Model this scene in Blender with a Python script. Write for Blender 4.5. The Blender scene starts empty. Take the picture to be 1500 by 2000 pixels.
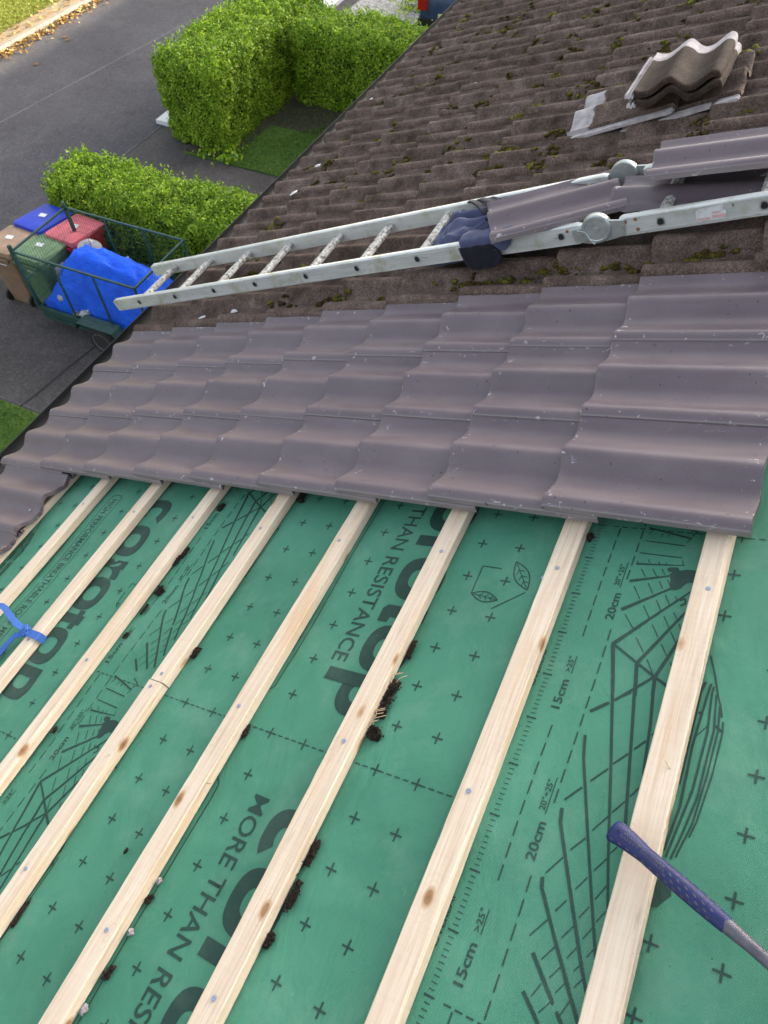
import bpy, math, random
import numpy as np
from mathutils import Matrix, Vector, Euler, noise
rad = math.radians
sc = bpy.context.scene
COL = sc.collection
random.seed(7)
RNG = np.random.default_rng(7)
# ------------------------------------------------------------------ frames, camera, light
PITCH = rad(24)
CP, SP = math.cos(PITCH), math.sin(PITCH)
# roof frame (u up the slope, w along the eaves, z off the slope) -> world
RM = Matrix(((CP, 0, -SP, 0), (0, 1, 0, 0), (SP, 0, CP, 0), (0, 0, 0, 1)))
GZ = -5.5                                   # ground level
F = 1392.32
RC = np.array([[0.8150535, 0.4314197, -0.386736], [0.07878, -0.7438155, -0.663726], [-0.5740047, 0.5105052, -0.6402367]])
cam = bpy.data.cameras.new('camera'); camo = bpy.data.objects.new('camera', cam); COL.objects.link(camo)
cam.sensor_fit = 'HORIZONTAL'; cam.sensor_width = 36; cam.lens = F / 1500 * 36
cam.clip_start = 0.05; cam.clip_end = 400
cam.dof.use_dof = True; cam.dof.focus_distance = 1.75; cam.dof.aperture_fstop = 12
cm = Matrix(((RC[0][0], -RC[1][0], -RC[2][0], 3.0416995), (RC[0][1], -RC[1][1], -RC[2][1], -0.9855839),
             (RC[0][2], -RC[1][2], -RC[2][2], 1.2444179), (0, 0, 0, 1)))
camo.matrix_world = RM @ cm
sc.camera = camo
wd = bpy.data.worlds.new('World'); sc.world = wd; wd.use_nodes = True
nt = wd.node_tree; bg = nt.nodes['Background']
sky = nt.nodes.new('ShaderNodeTexSky'); sky.sky_type = 'NISHITA'; sky.sun_disc = False
SUN_EL, SUN_AZ = rad(11.6), rad(30)
sky.sun_elevation = SUN_EL; sky.sun_rotation = SUN_AZ
sky.air_density = 1.0; sky.dust_density = 8.0; sky.ozone_density = 1.0
hsv = nt.nodes.new('ShaderNodeHueSaturation'); hsv.inputs['Saturation'].default_value = 0.42
nt.links.new(sky.outputs[0], hsv.inputs['Color']); nt.links.new(hsv.outputs[0], bg.inputs[0]); bg.inputs[1].default_value = 0.15
sl = bpy.data.lights.new('sun', 'SUN'); sl.energy = 5.0; sl.angle = rad(0.5); sl.color = (1, 0.84, 0.64)
so = bpy.data.objects.new('sun', sl); COL.objects.link(so)
sd = Vector((math.sin(SUN_AZ) * math.cos(SUN_EL), math.cos(SUN_AZ) * math.cos(SUN_EL), math.sin(SUN_EL)))
so.rotation_euler = sd.to_track_quat('Z', 'Y').to_euler()
sc.view_settings.view_transform = 'Standard'; sc.view_settings.look = 'None'
sc.view_settings.exposure = 2.5; sc.view_settings.gamma = 1

# ------------------------------------------------------------------ helpers
def tag(o, label=None, cat=None, group=None, kind=None):
    if label: o['label'] = label
    if cat: o['category'] = cat
    if group: o['group'] = group
    if kind: o['kind'] = kind
    return o
def mesh(name, v, f, mats, idx=None, smooth=True, sharp=40):
    me = bpy.data.meshes.new(name)
    me.from_pydata([tuple(map(float, p)) for p in v], [], [tuple(map(int, q)) for q in f])
    for m in (mats if isinstance(mats, (list, tuple)) else [mats]): me.materials.append(m)
    if idx is not None: me.polygons.foreach_set('material_index', np.asarray(idx, dtype=np.int32))
    me.polygons.foreach_set('use_smooth', [smooth] * len(me.polygons))
    me.update()
    if smooth and sharp: me.set_sharp_from_angle(angle=rad(sharp))
    return me
def link(name, me, parent=None, mw=None):
    o = bpy.data.objects.new(name, me); COL.objects.link(o)
    if parent is not None: o.parent = parent
    if mw is not None: o.matrix_world = mw
    return o
def empty(name, mw):
    o = bpy.data.objects.new(name, None); COL.objects.link(o); o.matrix_world = mw; o.empty_display_size = .1; return o
def roof(u, w, z=0, rz=0, rx=0, ry=0):
    return RM @ Matrix.Translation((u, w, z)) @ Euler((rx, ry, rz)).to_matrix().to_4x4()
def wor(x, y, z=0, rz=0):
    return Matrix.Translation((x, y, z)) @ Matrix.Rotation(rz, 4, 'Z')
class MB:
    """collects shapes into one mesh"""
    def __init__(s): s.v = []; s.f = []; s.i = []
    def add(s, v, f, mi=0):
        n = len(s.v); s.v += [tuple(p) for p in v]; s.f += [tuple(n + a for a in q) for q in f]; s.i += [mi] * len(f); return s
    def box(s, lo, hi, mi=0, rot=None, c=None):
        x0, y0, z0 = lo; x1, y1, z1 = hi
        v = [(x0, y0, z0), (x1, y0, z0), (x1, y1, z0), (x0, y1, z0), (x0, y0, z1), (x1, y0, z1), (x1, y1, z1), (x0, y1, z1)]
        if rot is not None: v = [tuple(rot @ Vector(p)) for p in v]
        if c is not None: v = [(p[0] + c[0], p[1] + c[1], p[2] + c[2]) for p in v]
        return s.add(v, [(0, 3, 2, 1), (4, 5, 6, 7), (0, 1, 5, 4), (1, 2, 6, 5), (2, 3, 7, 6), (3, 0, 4, 7)], mi)
    def bbox(s, lo, hi, b=.004, mi=0):
        """box with bevelled edges"""
        import bmesh
        bm = bmesh.new(); r = bmesh.ops.create_cube(bm, size=1)
        for q in bm.verts: q.co = Vector([lo[k] + (q.co[k] + .5) * (hi[k] - lo[k]) for k in range(3)])
        bmesh.ops.bevel(bm, geom=bm.edges[:], offset=b, segments=2, affect='EDGES', profile=.7)
        bm.verts.index_update()
        s.add([q.co[:] for q in bm.verts], [[a.index for a in q.verts] for q in bm.faces], mi); bm.free(); return s
    def tube(s, pts, r, n=8, mi=0, cap=True, sx=1.0, upv=None):
        pts = [Vector(p) for p in pts]; m = len(pts)
        rr = r if isinstance(r, (list, tuple)) else [r] * m
        base = len(s.v); up = None
        for k, p in enumerate(pts):
            t = (pts[min(k + 1, m - 1)] - pts[max(k - 1, 0)]).normalized()
            if up is None:
                up = Vector(upv) if upv is not None else (Vector((0, 0, 1)) if abs(t.z) < .9 else Vector((1, 0, 0)))
            a = t.cross(up).normalized(); b = a.cross(t).normalized(); up = b
            for q in range(n):
                an = 2 * math.pi * q / n + math.pi / n
                s.v.append(tuple(p + a * math.cos(an) * rr[k] * sx + b * math.sin(an) * rr[k]))
        for k in range(m - 1):
            for q in range(n):
                a0 = base + k * n + q; a1 = base + k * n + (q + 1) % n
                s.f.append((a0, a1, a1 + n, a0 + n)); s.i.append(mi)
        if cap:
            s.f.append(tuple(base + q for q in range(n))[::-1]); s.i.append(mi)
            s.f.append(tuple(base + (m - 1) * n + q for q in range(n))); s.i.append(mi)
        return s
    def lathe(s, prof, n=24, axis='Z', c=(0, 0, 0), mi=0):
        base = len(s.v)
        for (r, h) in prof:
            for q in range(n):
                an = 2 * math.pi * q / n; a, b = r * math.cos(an), r * math.sin(an)
                p = {'Z': (a, b, h), 'Y': (a, h, b), 'X': (h, a, b)}[axis]
                s.v.append((p[0] + c[0], p[1] + c[1], p[2] + c[2]))
        for k in range(len(prof) - 1):
            for q in range(n):
                a0 = base + k * n + q; a1 = base + k * n + (q + 1) % n
                s.f.append((a0, a1, a1 + n, a0 + n)); s.i.append(mi)
        s.f.append(tuple(base + q for q in range(n))); s.i.append(mi)
        s.f.append(tuple(base + (len(prof) - 1) * n + q for q in range(n))[::-1]); s.i.append(mi)
        return s
    def blob(s, c, r, seed=0, amp=.35, sub=2, mi=0, fr=1.6):
        import bmesh
        bm = bmesh.new(); bmesh.ops.create_icosphere(bm, subdivisions=sub, radius=1)
        vs = []
        for q in bm.verts:
            d = q.co.normalized(); k = 1 + amp * noise.noise(d * fr + Vector((seed * 3.1, seed * 1.7, seed)))*1.6
            vs.append((c[0] + d.x * r[0] * k, c[1] + d.y * r[1] * k, c[2] + d.z * r[2] * k))
        bm.verts.index_update()
        s.add(vs, [[a.index for a in q.verts] for q in bm.faces], mi); bm.free(); return s
    def build(s, name, mats, parent=None, mw=None, smooth=True, sharp=40):
        return link(name, mesh(name, s.v, s.f, mats, s.i, smooth, sharp), parent, mw)

# ------------------------------------------------------------------ materials
def mat(name, base=(.5, .5, .5), rough=.7, metal=0.0, spec=.5):
    m = bpy.data.materials.new(name); m.use_nodes = True
    b = m.node_tree.nodes['Principled BSDF']
    b.inputs['Base Color'].default_value = (*base, 1); b.inputs['Roughness'].default_value = rough
    b.inputs['Metallic'].default_value = metal; b.inputs['Specular IOR Level'].default_value = spec
    return m, m.node_tree, b
class N:
    """small node-graph writer"""
    def __init__(s, t): s.t = t
    def n(s, ty, **k):
        x = s.t.nodes.new(ty)
        for a, b in k.items(): setattr(x, a, b)
        return x
    def L(s, a, b): s.t.links.new(a, b)
    def coord(s, kind='Object', scale=(1, 1, 1), rand=0.0, loc=(0, 0, 0)):
        tc = s.n('ShaderNodeTexCoord'); mp = s.n('ShaderNodeMapping'); mp.inputs['Scale'].default_value = scale; mp.inputs['Location'].default_value = loc
        src = tc.outputs[kind]
        if rand:
            oi = s.n('ShaderNodeObjectInfo'); mu = s.n('ShaderNodeMath', operation='MULTIPLY'); s.L(oi.outputs['Random'], mu.inputs[0]); mu.inputs[1].default_value = rand
            cx = s.n('ShaderNodeCombineXYZ'); s.L(mu.outputs[0], cx.inputs[0]); s.L(mu.outputs[0], cx.inputs[1]); s.L(mu.outputs[0], cx.inputs[2])
            va = s.n('ShaderNodeVectorMath', operation='ADD'); s.L(src, va.inputs[0]); s.L(cx.outputs[0], va.inputs[1]); src = va.outputs[0]
        s.L(src, mp.inputs[0]); return mp.outputs[0]
    def noise(s, co, sc=5, det=4, ro=.6, dist=0):
        x = s.n('ShaderNodeTexNoise'); x.inputs['Scale'].default_value = sc; x.inputs['Detail'].default_value = det; x.inputs['Roughness'].default_value = ro; x.inputs['Distortion'].default_value = dist
        s.L(co, x.inputs['Vector']); return x.outputs['Fac']
    def vor(s, co, sc=5, feat='F1'):
        x = s.n('ShaderNodeTexVoronoi', feature=feat); x.inputs['Scale'].default_value = sc; s.L(co, x.inputs['Vector']); return x
    def ramp(s, fac, stops):
        x = s.n('ShaderNodeValToRGB'); s.L(fac, x.inputs[0]); e = x.color_ramp.elements
        while len(e) < len(stops): e.new(.5)
        for k, (p, c) in enumerate(stops):
            e[k].position = p; e[k].color = (*c, 1) if isinstance(c, (tuple, list)) else (c, c, c, 1)
        return x.outputs['Color']
    def mix(s, f, a, b, mode='MIX'):
        x = s.n('ShaderNodeMix', data_type='RGBA', blend_type=mode)
        for v, i in ((f, 0), (a, 6), (b, 7)):
            if isinstance(v, (int, float)): x.inputs[i].default_value = v
            elif isinstance(v, tuple): x.inputs[i].default_value = (*v, 1)
            else: s.L(v, x.inputs[i])
        return x.outputs[2]
    def math(s, op, a, b=0.0, c=None):
        x = s.n('ShaderNodeMath', operation=op)
        for k, v in enumerate((a, b) if c is None else (a, b, c)):
            if isinstance(v, (int, float)): x.inputs[k].default_value = v
            else: s.L(v, x.inputs[k])
        return x.outputs[0]
    def bump(s, b, h, st=.3, d=.002):
        x = s.n('ShaderNodeBump'); x.inputs['Strength'].default_value = st; x.inputs['Distance'].default_value = d
        s.L(h, x.inputs['Height']); s.L(x.outputs[0], b.inputs['Normal'])
    def sep(s, co):
        x = s.n('ShaderNodeSeparateXYZ'); s.L(co, x.inputs[0]); return x.outputs
    def rnd(s): return s.n('ShaderNodeObjectInfo').outputs['Random']
def simple(name, base, rough=.6, metal=0., var=.12, sc=20, bump=.15, spec=.5, rand=0.):
    m, t, b = mat(name, base, rough, metal, spec); g = N(t); co = g.coord(rand=rand)
    f = g.noise(co, sc, 5, .65)
    c = g.ramp(f, [(.25, tuple(x * (1 - var * 1.6) for x in base)), (.75, tuple(min(1, x * (1 + var * 1.4)) for x in base))])
    g.L(c, b.inputs['Base Color'])
    if bump: g.bump(b, g.noise(co, sc * 6, 3, .6), bump, .002)
    return m
MAT = {}
def new_tile_mat():
    m, t, b = mat('new_tile', rough=.4, spec=.5); g = N(t); tc = g.n('ShaderNodeTexCoord').outputs['Object']
    co = g.coord(rand=37.0); xs = g.sep(tc); x, y = xs[0], xs[1]
    # broad tonal drift along the length, dusty bloom, fine grain
    co2 = g.coord(scale=(3.0, 9, 3), rand=21.0)
    f = g.noise(co2, 1.6, 4, .6)
    c = g.ramp(f, [(.25, (.096, .073, .086)), (.5, (.116, .090, .104)), (.78, (.145, .116, .128))])
    rn = g.rnd(); c = g.mix(.5, c, g.ramp(rn, [(0, (.45, .44, .45)), (1, (.55, .54, .55))]), 'OVERLAY')
    gr = g.noise(co, 420, 3, .7); c = g.mix(.22, c, g.ramp(gr, [(.35, .2), (.65, .8)]), 'OVERLAY')
    # brownish smudges
    sm = g.ramp(g.noise(co, 9, 5, .6), [(.60, 0.), (.72, 1.)]); c = g.mix(g.math('MULTIPLY', sm, .35), c, (.11, .082, .062))
    # lime scuffs near nose, head and the long edges
    ed = g.math('MAXIMUM', g.ramp(x, [(.0, 1.), (.025, .8), (.045, 0.)]), g.math('MAXIMUM', g.ramp(y, [(0., .8), (.012, .6), (.02, 0.)]), g.math('MAXIMUM', g.ramp(y, [(.280, 0.), (.292, .7)]), g.ramp(x, [(.385, 0.), (.40, 1.)]))))
    co3 = g.coord(scale=(1.0, 1.0, 1.0), rand=53.0)
    sp = g.ramp(g.noise(co3, 55, 3, .55, .6), [(.655, 0.), (.685, 1.)])
    st = g.coord(scale=(26, 130, 40), rand=11.0); sp2 = g.ramp(g.noise(st, 1, 3, .6), [(.64, 0.), (.70, .75)])
    patch = g.ramp(g.noise(co, 11, 2, .5), [(.48, 0.), (.6, 1.)])
    wm = g.math('MULTIPLY', g.math('MAXIMUM', sp, g.math('MULTIPLY', sp2, patch)), ed)
    sp3 = g.math('MULTIPLY', g.ramp(g.noise(co3, 90, 2, .5), [(.84, 0.), (.86, 1.)]), .5)
    wm = g.math('MAXIMUM', wm, sp3)
    c = g.mix(g.math('MULTIPLY', wm, .8), c, (.50, .47, .50))
    # raw cast edge at the nose and the side
    re = g.math('MAXIMUM', g.ramp(x, [(0.0012, 1.), (.0022, 0.)]), g.ramp(y, [(.0008, 1.), (.0018, 0.)]))
    c = g.mix(g.math('MULTIPLY', re, .4), c, (.30, .27, .27))
    # dark pin holes
    ph = g.ramp(g.noise(co3, 70, 1, .5), [(.235, 1.), (.25, 0.)]); c = g.mix(g.math('MULTIPLY', ph, .8), c, (.03, .025, .03))
    g.L(c, b.inputs['Base Color'])
    g.L(g.ramp(f, [(.3, .34), (.7, .46)]), b.inputs['Roughness'])
    g.bump(b, gr, .5, .0008)
    return m
def old_tile_mat():
    m, t, b = mat('old_tile', rough=.9, spec=.25); g = N(t); tc = g.n('ShaderNodeTexCoord').outputs['Object']
    co = g.coord(rand=37.0); xs = g.sep(tc); x, y = xs[0], xs[1]
    f = g.noise(co, 9, 8, .72)
    c = g.ramp(f, [(.30, (.034, .023, .018)), (.46, (.090, .063, .052)), (.58, (.134, .098, .084)), (.74, (.215, .168, .150))])
    rn = g.rnd(); c = g.mix(.55, c, g.ramp(rn, [(0, (.40, .385, .38)), (.5, (.5, .49, .49)), (1, (.60, .60, .62))]), 'OVERLAY')
    gr = g.vor(co, 330); gc = g.ramp(gr.outputs['Color'], [(.15, .12), (.6, .5), (.9, .95)])
    c = g.mix(.55, c, gc, 'OVERLAY')
    gn = g.noise(co, 160, 4, .75); c = g.mix(.5, c, g.ramp(gn, [(.3, .15), (.7, .85)]), 'OVERLAY')
    # exposed pinkish aggregate at the worn nose and side edge
    en = g.math('MAXIMUM', g.ramp(x, [(0., 1.), (.03, 0.)]), g.ramp(y, [(0., 1.), (.022, 0.)]))
    ag = g.ramp(g.vor(co, 210).outputs['Color'], [(.2, (.06, .04, .035)), (.5, (.17, .11, .085)), (.85, (.34, .25, .2))])
    c = g.mix(g.math('MULTIPLY', en, g.ramp(g.noise(co, 16, 4, .6), [(.35, .05), (.6, .42)])), c, ag)
    # lichen & algae
    li = g.ramp(g.noise(co, 34, 4, .6), [(.66, 0.), (.72, 1.)]); c = g.mix(g.math('MULTIPLY', li, .35), c, (.24, .23, .2))
    al = g.ramp(g.noise(co, 5.5, 5, .65), [(.54, 0.), (.72, 1.)]); c = g.mix(g.math('MULTIPLY', al, .55), c, (.032, .026, .012))
    oc = g.n('ShaderNodeObjectInfo').outputs['Color']; c = g.mix(1.0, c, oc, 'MULTIPLY')      # object tint: dirtier pile tiles, also darkened against sky glow
    # head lap and interlock were never weathered
    hd = g.math('ADD', x, g.math('MULTIPLY', g.math('SUBTRACT', g.noise(co, 30, 3, .6), .5), .03))
    hl = g.math('MAXIMUM', g.ramp(hd, [(.335, 0.), (.342, 1.)]), g.ramp(y, [(.302, 0.), (.3035, 1.)]))
    cl = g.ramp(g.noise(co, 24, 4, .6), [(.3, (.27, .24, .255)), (.7, (.50, .47, .48))])
    c = g.mix(hl, c, cl)
    g.L(c, b.inputs['Base Color'])
    h = g.math('ADD', g.math('MULTIPLY', gr.outputs['Distance'], .7), gn)
    g.bump(b, h, .8, .0022)
    return m
MAT['new'] = new_tile_mat(); MAT['old'] = old_tile_mat()
def wood_mat():
    m, t, b = mat('batten_wood', rough=.62, spec=.35); g = N(t)
    co = g.coord(rand=31.0)
    cl = g.coord(scale=(34, 1.3, 34), rand=9.0)
    gr = g.noise(cl, 3.2, 5, .6, .5)
    c = g.ramp(gr, [(.25, (.53, .40, .28)), (.42, (.63, .50, .38)), (.62, (.69, .575, .45)), (.8, (.73, .64, .52))])
    fi = g.noise(g.coord(scale=(260, 6, 260), rand=3.0), 1, 3, .6); c = g.mix(.18, c, g.ramp(fi, [(.3, .25), (.7, .75)]), 'OVERLAY')
    # heart-wood blush
    bl = g.ramp(g.noise(g.coord(scale=(16, 1.4, 16), rand=17.), 1.7, 4, .6), [(.54, 0.), (.70, 1.)])
    c = g.mix(g.math('MULTIPLY', bl, .5), c, (.60, .36, .18))
    # knots with rings
    kv = g.vor(g.coord(scale=(13, 6.5, 13), rand=13.), 1.0); d = g.math('ADD', kv.outputs['Distance'], g.math('MULTIPLY', g.noise(co, 60, 3, .6), .05))
    kd = g.ramp(d, [(.0, (.16, .075, .03)), (.10, (.30, .16, .075)), (.15, (.50, .30, .16))]); km = g.ramp(d, [(.11, 1.), (.19, 0.)])
    c = g.mix(km, c, kd)
    ring = g.ramp(g.math('SINE', g.math('MULTIPLY', d, 95.)), [(.3, 0.), (.9, 1.)]); rm = g.math('MULTIPLY', g.math('MULTIPLY', ring, g.ramp(d, [(.14, 1.), (.34, 0.)])), .25)
    c = g.mix(rm, c, (.42, .26, .14))
    # small dirt marks / blue print
    sp = g.ramp(g.noise(co, 120, 3, .6), [(.70, 0.), (.74, 1.)]); sm = g.math('MULTIPLY', sp, g.ramp(g.noise(co, 8, 3, .5), [(.50, 0.), (.66, .6)])); c = g.mix(sm, c, (.17, .12, .09))
    dk = g.ramp(g.noise(g.coord(scale=(70, 9, 70), rand=41.), 1.2, 4, .7), [(.62, 0.), (.74, .55)]); c = g.mix(dk, c, (.44, .33, .24))
    st = g.ramp(g.noise(g.coord(scale=(20, 4, 20), rand=5.), 1.6, 4, .65), [(.62, 0.), (.78, .35)]); c = g.mix(st, c, (.36, .27, .20))
    ck = g.ramp(g.noise(g.coord(scale=(320, 3.2, 320), rand=61.), 1, 3, .55), [(.695, 0.), (.715, 1.)]); cz = g.ramp(g.noise(co, 5, 2, .5), [(.45, 0.), (.6, 1.)]); c = g.mix(g.math('MULTIPLY', g.math('MULTIPLY', ck, cz), .7), c, (.20, .13, .08))
    sw_ = g.ramp(g.noise(g.coord(scale=(4, 150, 4), rand=7.), 1, 2, .5), [(.45, .42), (.55, .58)]); c = g.mix(.09, c, sw_, 'OVERLAY')
    g.L(c, b.inputs['Base Color']); g.bump(b, g.math('ADD', fi, g.math('MULTIPLY', gr, .6)), .6, .0016)
    return m
MAT['wood'] = wood_mat()
def membrane_mat(ink=False):
    m, t, b = mat('membrane_print' if ink else 'membrane', rough=.58, spec=.28); g = N(t); co = g.coord()
    n1 = g.noise(co, 2.2, 4, .6)
    c = g.ramp(n1, [(.3, (.050, .205, .128)), (.7, (.080, .275, .180))])
    if ink: c = g.ramp(n1, [(.3, (.014, .044, .034)), (.7, (.020, .058, .046))])
    # embossed square weave, about 2 mm
    mp = g.coord(scale=(1, 1, 1)); xs = g.sep(mp)
    wx = g.math('SINE', g.math('MULTIPLY', xs[0], 2 * math.pi / .0027)); wy = g.math('SINE', g.math('MULTIPLY', xs[1], 2 * math.pi / .0036))
    wv = g.math('MULTIPLY', wx, wy)
    dots = g.ramp(wv, [(.45, 0.), (.8, 1.)])
    c = g.mix(g.math('MULTIPLY', dots, .0 if ink else .95), c, (.012, .080, .052))
    # dust film, scuffs and footprints
    du = g.ramp(g.noise(co, 5.5, 6, .7, .4), [(.5, 0.), (.75, 1.)]); c = g.mix(g.math('MULTIPLY', du, .10 if ink else .20), c, (.30, .42, .34))
    gt = g.ramp(g.noise(g.coord(loc=(7, 1, 2)), 3.1, 6, .7), [(.50, 0.), (.74, 1.)]); c = g.mix(g.math('MULTIPLY', gt, .0 if ink else .32), c, (.020, .10, .065))
    sc1 = g.ramp(g.noise(g.coord(scale=(60, 14, 60)), 1, 3, .6), [(.70, 0.), (.76, .5)])
    pa = g.ramp(g.noise(co, 3.3, 3, .6), [(.5, 0.), (.6, 1.)])
    c = g.mix(g.math('MULTIPLY', g.math('MULTIPLY', sc1, pa), .35), c, (.45, .55, .50))
    sp = g.ramp(g.noise(co, 150, 2, .5), [(.735, 0.), (.76, 1.)]); pb = g.ramp(g.noise(g.coord(loc=(3, 5, 1)), 4.5, 3, .6), [(.48, 0.), (.66, 1.)])
    c = g.mix(g.math('MULTIPLY', g.math('MULTIPLY', sp, pb), .85), c, (.02, .035, .022))
    g.L(c, b.inputs['Base Color'])
    g.L(g.ramp(g.noise(co, 6, 4, .6), [(.3, .52), (.7, .66)]), b.inputs['Roughness'])
    wr = g.noise(g.coord(scale=(5, 2.4, 5)), 2.0, 5, .55, .6)
    h = g.math('ADD', g.math('MULTIPLY', wv, -.12), g.math('MULTIPLY', wr, 5.5)); g.bump(b, h, .8, .0022)
    return m
MAT['mem'] = membrane_mat(); MAT['ink'] = membrane_mat(True)
def alu_mat():
    m, t, b = mat('ladder_aluminium', rough=.5, metal=.35, spec=.5); g = N(t); co = g.coord()
    c = g.ramp(g.noise(g.coord(scale=(3, 20, 20)), 2, 5, .6), [(.3, (.47, .49, .48)), (.7, (.64, .66, .66))])
    gy = g.ramp(g.noise(co, 13, 5, .65), [(.52, 0.), (.72, .75)]); c = g.mix(gy, c, (.34, .34, .19))
    sp = g.ramp(g.noise(co, 75, 4, .6), [(.665, 0.), (.70, 1.)]); pb = g.ramp(g.noise(co, 9, 3, .6), [(.38, .3), (.56, 1.)])
    c = g.mix(g.math('MULTIPLY', sp, pb), c, (.05, .045, .04))
    ss = g.ramp(g.noise(g.coord(scale=(20, 160, 90)), 1, 3, .6), [(.67, 0.), (.72, .6)]); c = g.mix(ss, c, (.14, .13, .12))
    g.L(c, b.inputs['Base Color']); g.bump(b, g.noise(co, 90, 4, .6), .15, .001); return m
MAT['alu'] = alu_mat()
def rung_mat():
    m, t, b = mat('dirty_rung', rough=.7, metal=.15); g = N(t); co = g.coord()
    c = g.ramp(g.noise(co, 60, 5, .7), [(.38, (.10, .09, .08)), (.5, (.38, .37, .35)), (.65, (.56, .56, .54))]); g.L(c, b.inputs['Base Color']); g.bump(b, g.noise(co, 90, 4, .6), .4, .001); return m
MAT['rung'] = rung_mat()
def galv_mat():
    m, t, b = mat('galvanised_steel', rough=.42, metal=.6); g = N(t); co = g.coord()
    c = g.ramp(g.noise(co, 30, 5, .6), [(.3, (.34, .38, .38)), (.7, (.52, .56, .55))])
    ru = g.ramp(g.noise(co, 22, 5, .7), [(.56, 0.), (.68, .85)]); c = g.mix(ru, c, (.25, .11, .04))
    g.L(c, b.inputs['Base Color']); g.bump(b, g.noise(co, 120, 3, .6), .2, .001); return m
MAT['galv'] = galv_mat()
MAT['hole'] = simple('dark_recess', (.012, .012, .013), .8, var=.1, bump=0)
MAT['rust'] = simple('rust', (.22, .09, .035), .85, var=.3, sc=200)
def cloth_mat(name, base):
    m, t, b = mat(name, base, .95, 0, .15); g = N(t); co = g.coord()
    c = g.ramp(g.noise(co, 18, 5, .6), [(.3, tuple(x * .82 for x in base)), (.7, tuple(x * 1.15 for x in base))]); g.L(c, b.inputs['Base Color'])
    b.inputs['Sheen Weight'].default_value = .12
    g.bump(b, g.noise(co, 420, 3, .7), .35, .001); return m
MAT['fleece'] = cloth_mat('blue_fleece', (.060, .068, .130)); MAT['cuff'] = cloth_mat('black_cuff', (.012, .012, .02))
MAT['grip'] = simple('blue_rubber', (.006, .012, .095), .55, var=.12, sc=60, bump=.12)
MAT['dimple'] = simple('grip_dimple', (.10, .095, .115), .8, var=.2, sc=80, bump=0)
MAT['shaft'] = simple('worn_steel', (.10, .095, .12), .5, metal=.35, var=.2, sc=60, bump=.2)
MAT['strap'] = simple('blue_webbing', (.035, .12, .42), .75, var=.2, sc=150, bump=.3)
MAT['dirt'] = simple('mossy_dirt', (.030, .018, .010), .98, var=.7, sc=330, bump=1.5)
MAT['straw'] = simple('straw', (.55, .40, .22), .8, var=.2)
MAT['stone'] = simple('stone_chip', (.30, .27, .29), .9, var=.3, sc=80, bump=.6)
MAT['white'] = simple('white_chip', (.62, .62, .63), .85, var=.12, sc=60, bump=.4)
def moss_mat():
    m, t, b = mat('moss', rough=1, spec=.1); g = N(t); co = g.coord()
    c = g.ramp(g.noise(co, 9, 4, .7), [(.34, (.022, .016, .007)), (.46, (.052, .040, .010)), (.56, (.105, .10, .018)), (.68, (.22, .235, .035))])
    f = g.noise(co, 190, 3, .7); c = g.mix(.6, c, g.ramp(f, [(.3, .15), (.7, .85)]), 'OVERLAY'); g.L(c, b.inputs['Base Color']); g.bump(b, f, 1., .003); return m
MAT['moss'] = moss_mat()
MAT['mosstip'] = None
MAT['black'] = simple('black_plastic', (.014, .014, .015), .5, var=.2, sc=20, bump=.05)
MAT['render'] = simple('cream_render', (.52, .48, .40), .9, var=.06, sc=14, bump=.4)
def asphalt(name, a, b_, specks=.25):
    m, t, b = mat(name, rough=.92, spec=.3); g = N(t); co = g.coord()
    c = g.ramp(g.noise(co, .55, 5, .6), [(.3, a), (.7, b_)])
    sp = g.ramp(g.vor(co, 28).outputs['Color'], [(.1, .25), (.6, .5), (.95, .9)]); c = g.mix(.42, c, sp, 'OVERLAY')
    gr = g.noise(co, 70, 4, .8); c = g.mix(.5, c, g.ramp(gr, [(.32, .15), (.68, .85)]), 'OVERLAY')
    ws = g.ramp(g.noise(co, 24, 2, .5), [(.74, 0.), (.77, 1.)]); c = g.mix(g.math('MULTIPLY', ws, specks), c, (.34, .33, .33))
    st = g.ramp(g.noise(g.coord(loc=(4, 2, 0)), 1.7, 5, .7), [(.56, 0.), (.72, .45)]); c = g.mix(st, c, tuple(x * .6 for x in a))
    cv = g.vor(g.coord(scale=(.5, .5, .5)), 1.0, 'DISTANCE_TO_EDGE'); ce = g.ramp(g.math('ADD', cv.outputs['Distance'], g.math('MULTIPLY', g.noise(co, 3, 4, .7), .02)), [(.008, 1.), (.014, 0.)]); c = g.mix(g.math('MULTIPLY', ce, g.ramp(g.noise(co, .8, 2, .5), [(.5, 0.), (.6, .6)])), c, (.02, .02, .02))
    pt = g.ramp(g.noise(g.coord(loc=(9, 3, 0)), .9, 6, .75), [(.52, 0.), (.56, .09)]); c = g.mix(pt, c, (.14, .135, .135))
    g.L(c, b.inputs['Base Color']); g.bump(b, gr, .6, .01); return m
MAT['road'] = asphalt('road_asphalt', (.050, .048, .055), (.072, .070, .078))
MAT['drive'] = asphalt('drive_asphalt', (.052, .047, .047), (.090, .081, .079), .5)
MAT['kerb'] = simple('kerb_concrete', (.20, .18, .155), .9, var=.15, sc=5, bump=.4)
MAT['verge'] = simple('dry_verge', (.22, .17, .10), .95, var=.35, sc=30, bump=.7)
MAT['seam'] = simple('road_joint', (.10, .098, .10), .9, var=.3, sc=12, bump=.3)
MAT['crack'] = simple('drive_joint', (.022, .021, .022), .95, var=.3, sc=12, bump=.3)
MAT['gravel'] = simple('gravel', (.32, .31, .29), .95, var=.6, sc=14, bump=1.)
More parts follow.
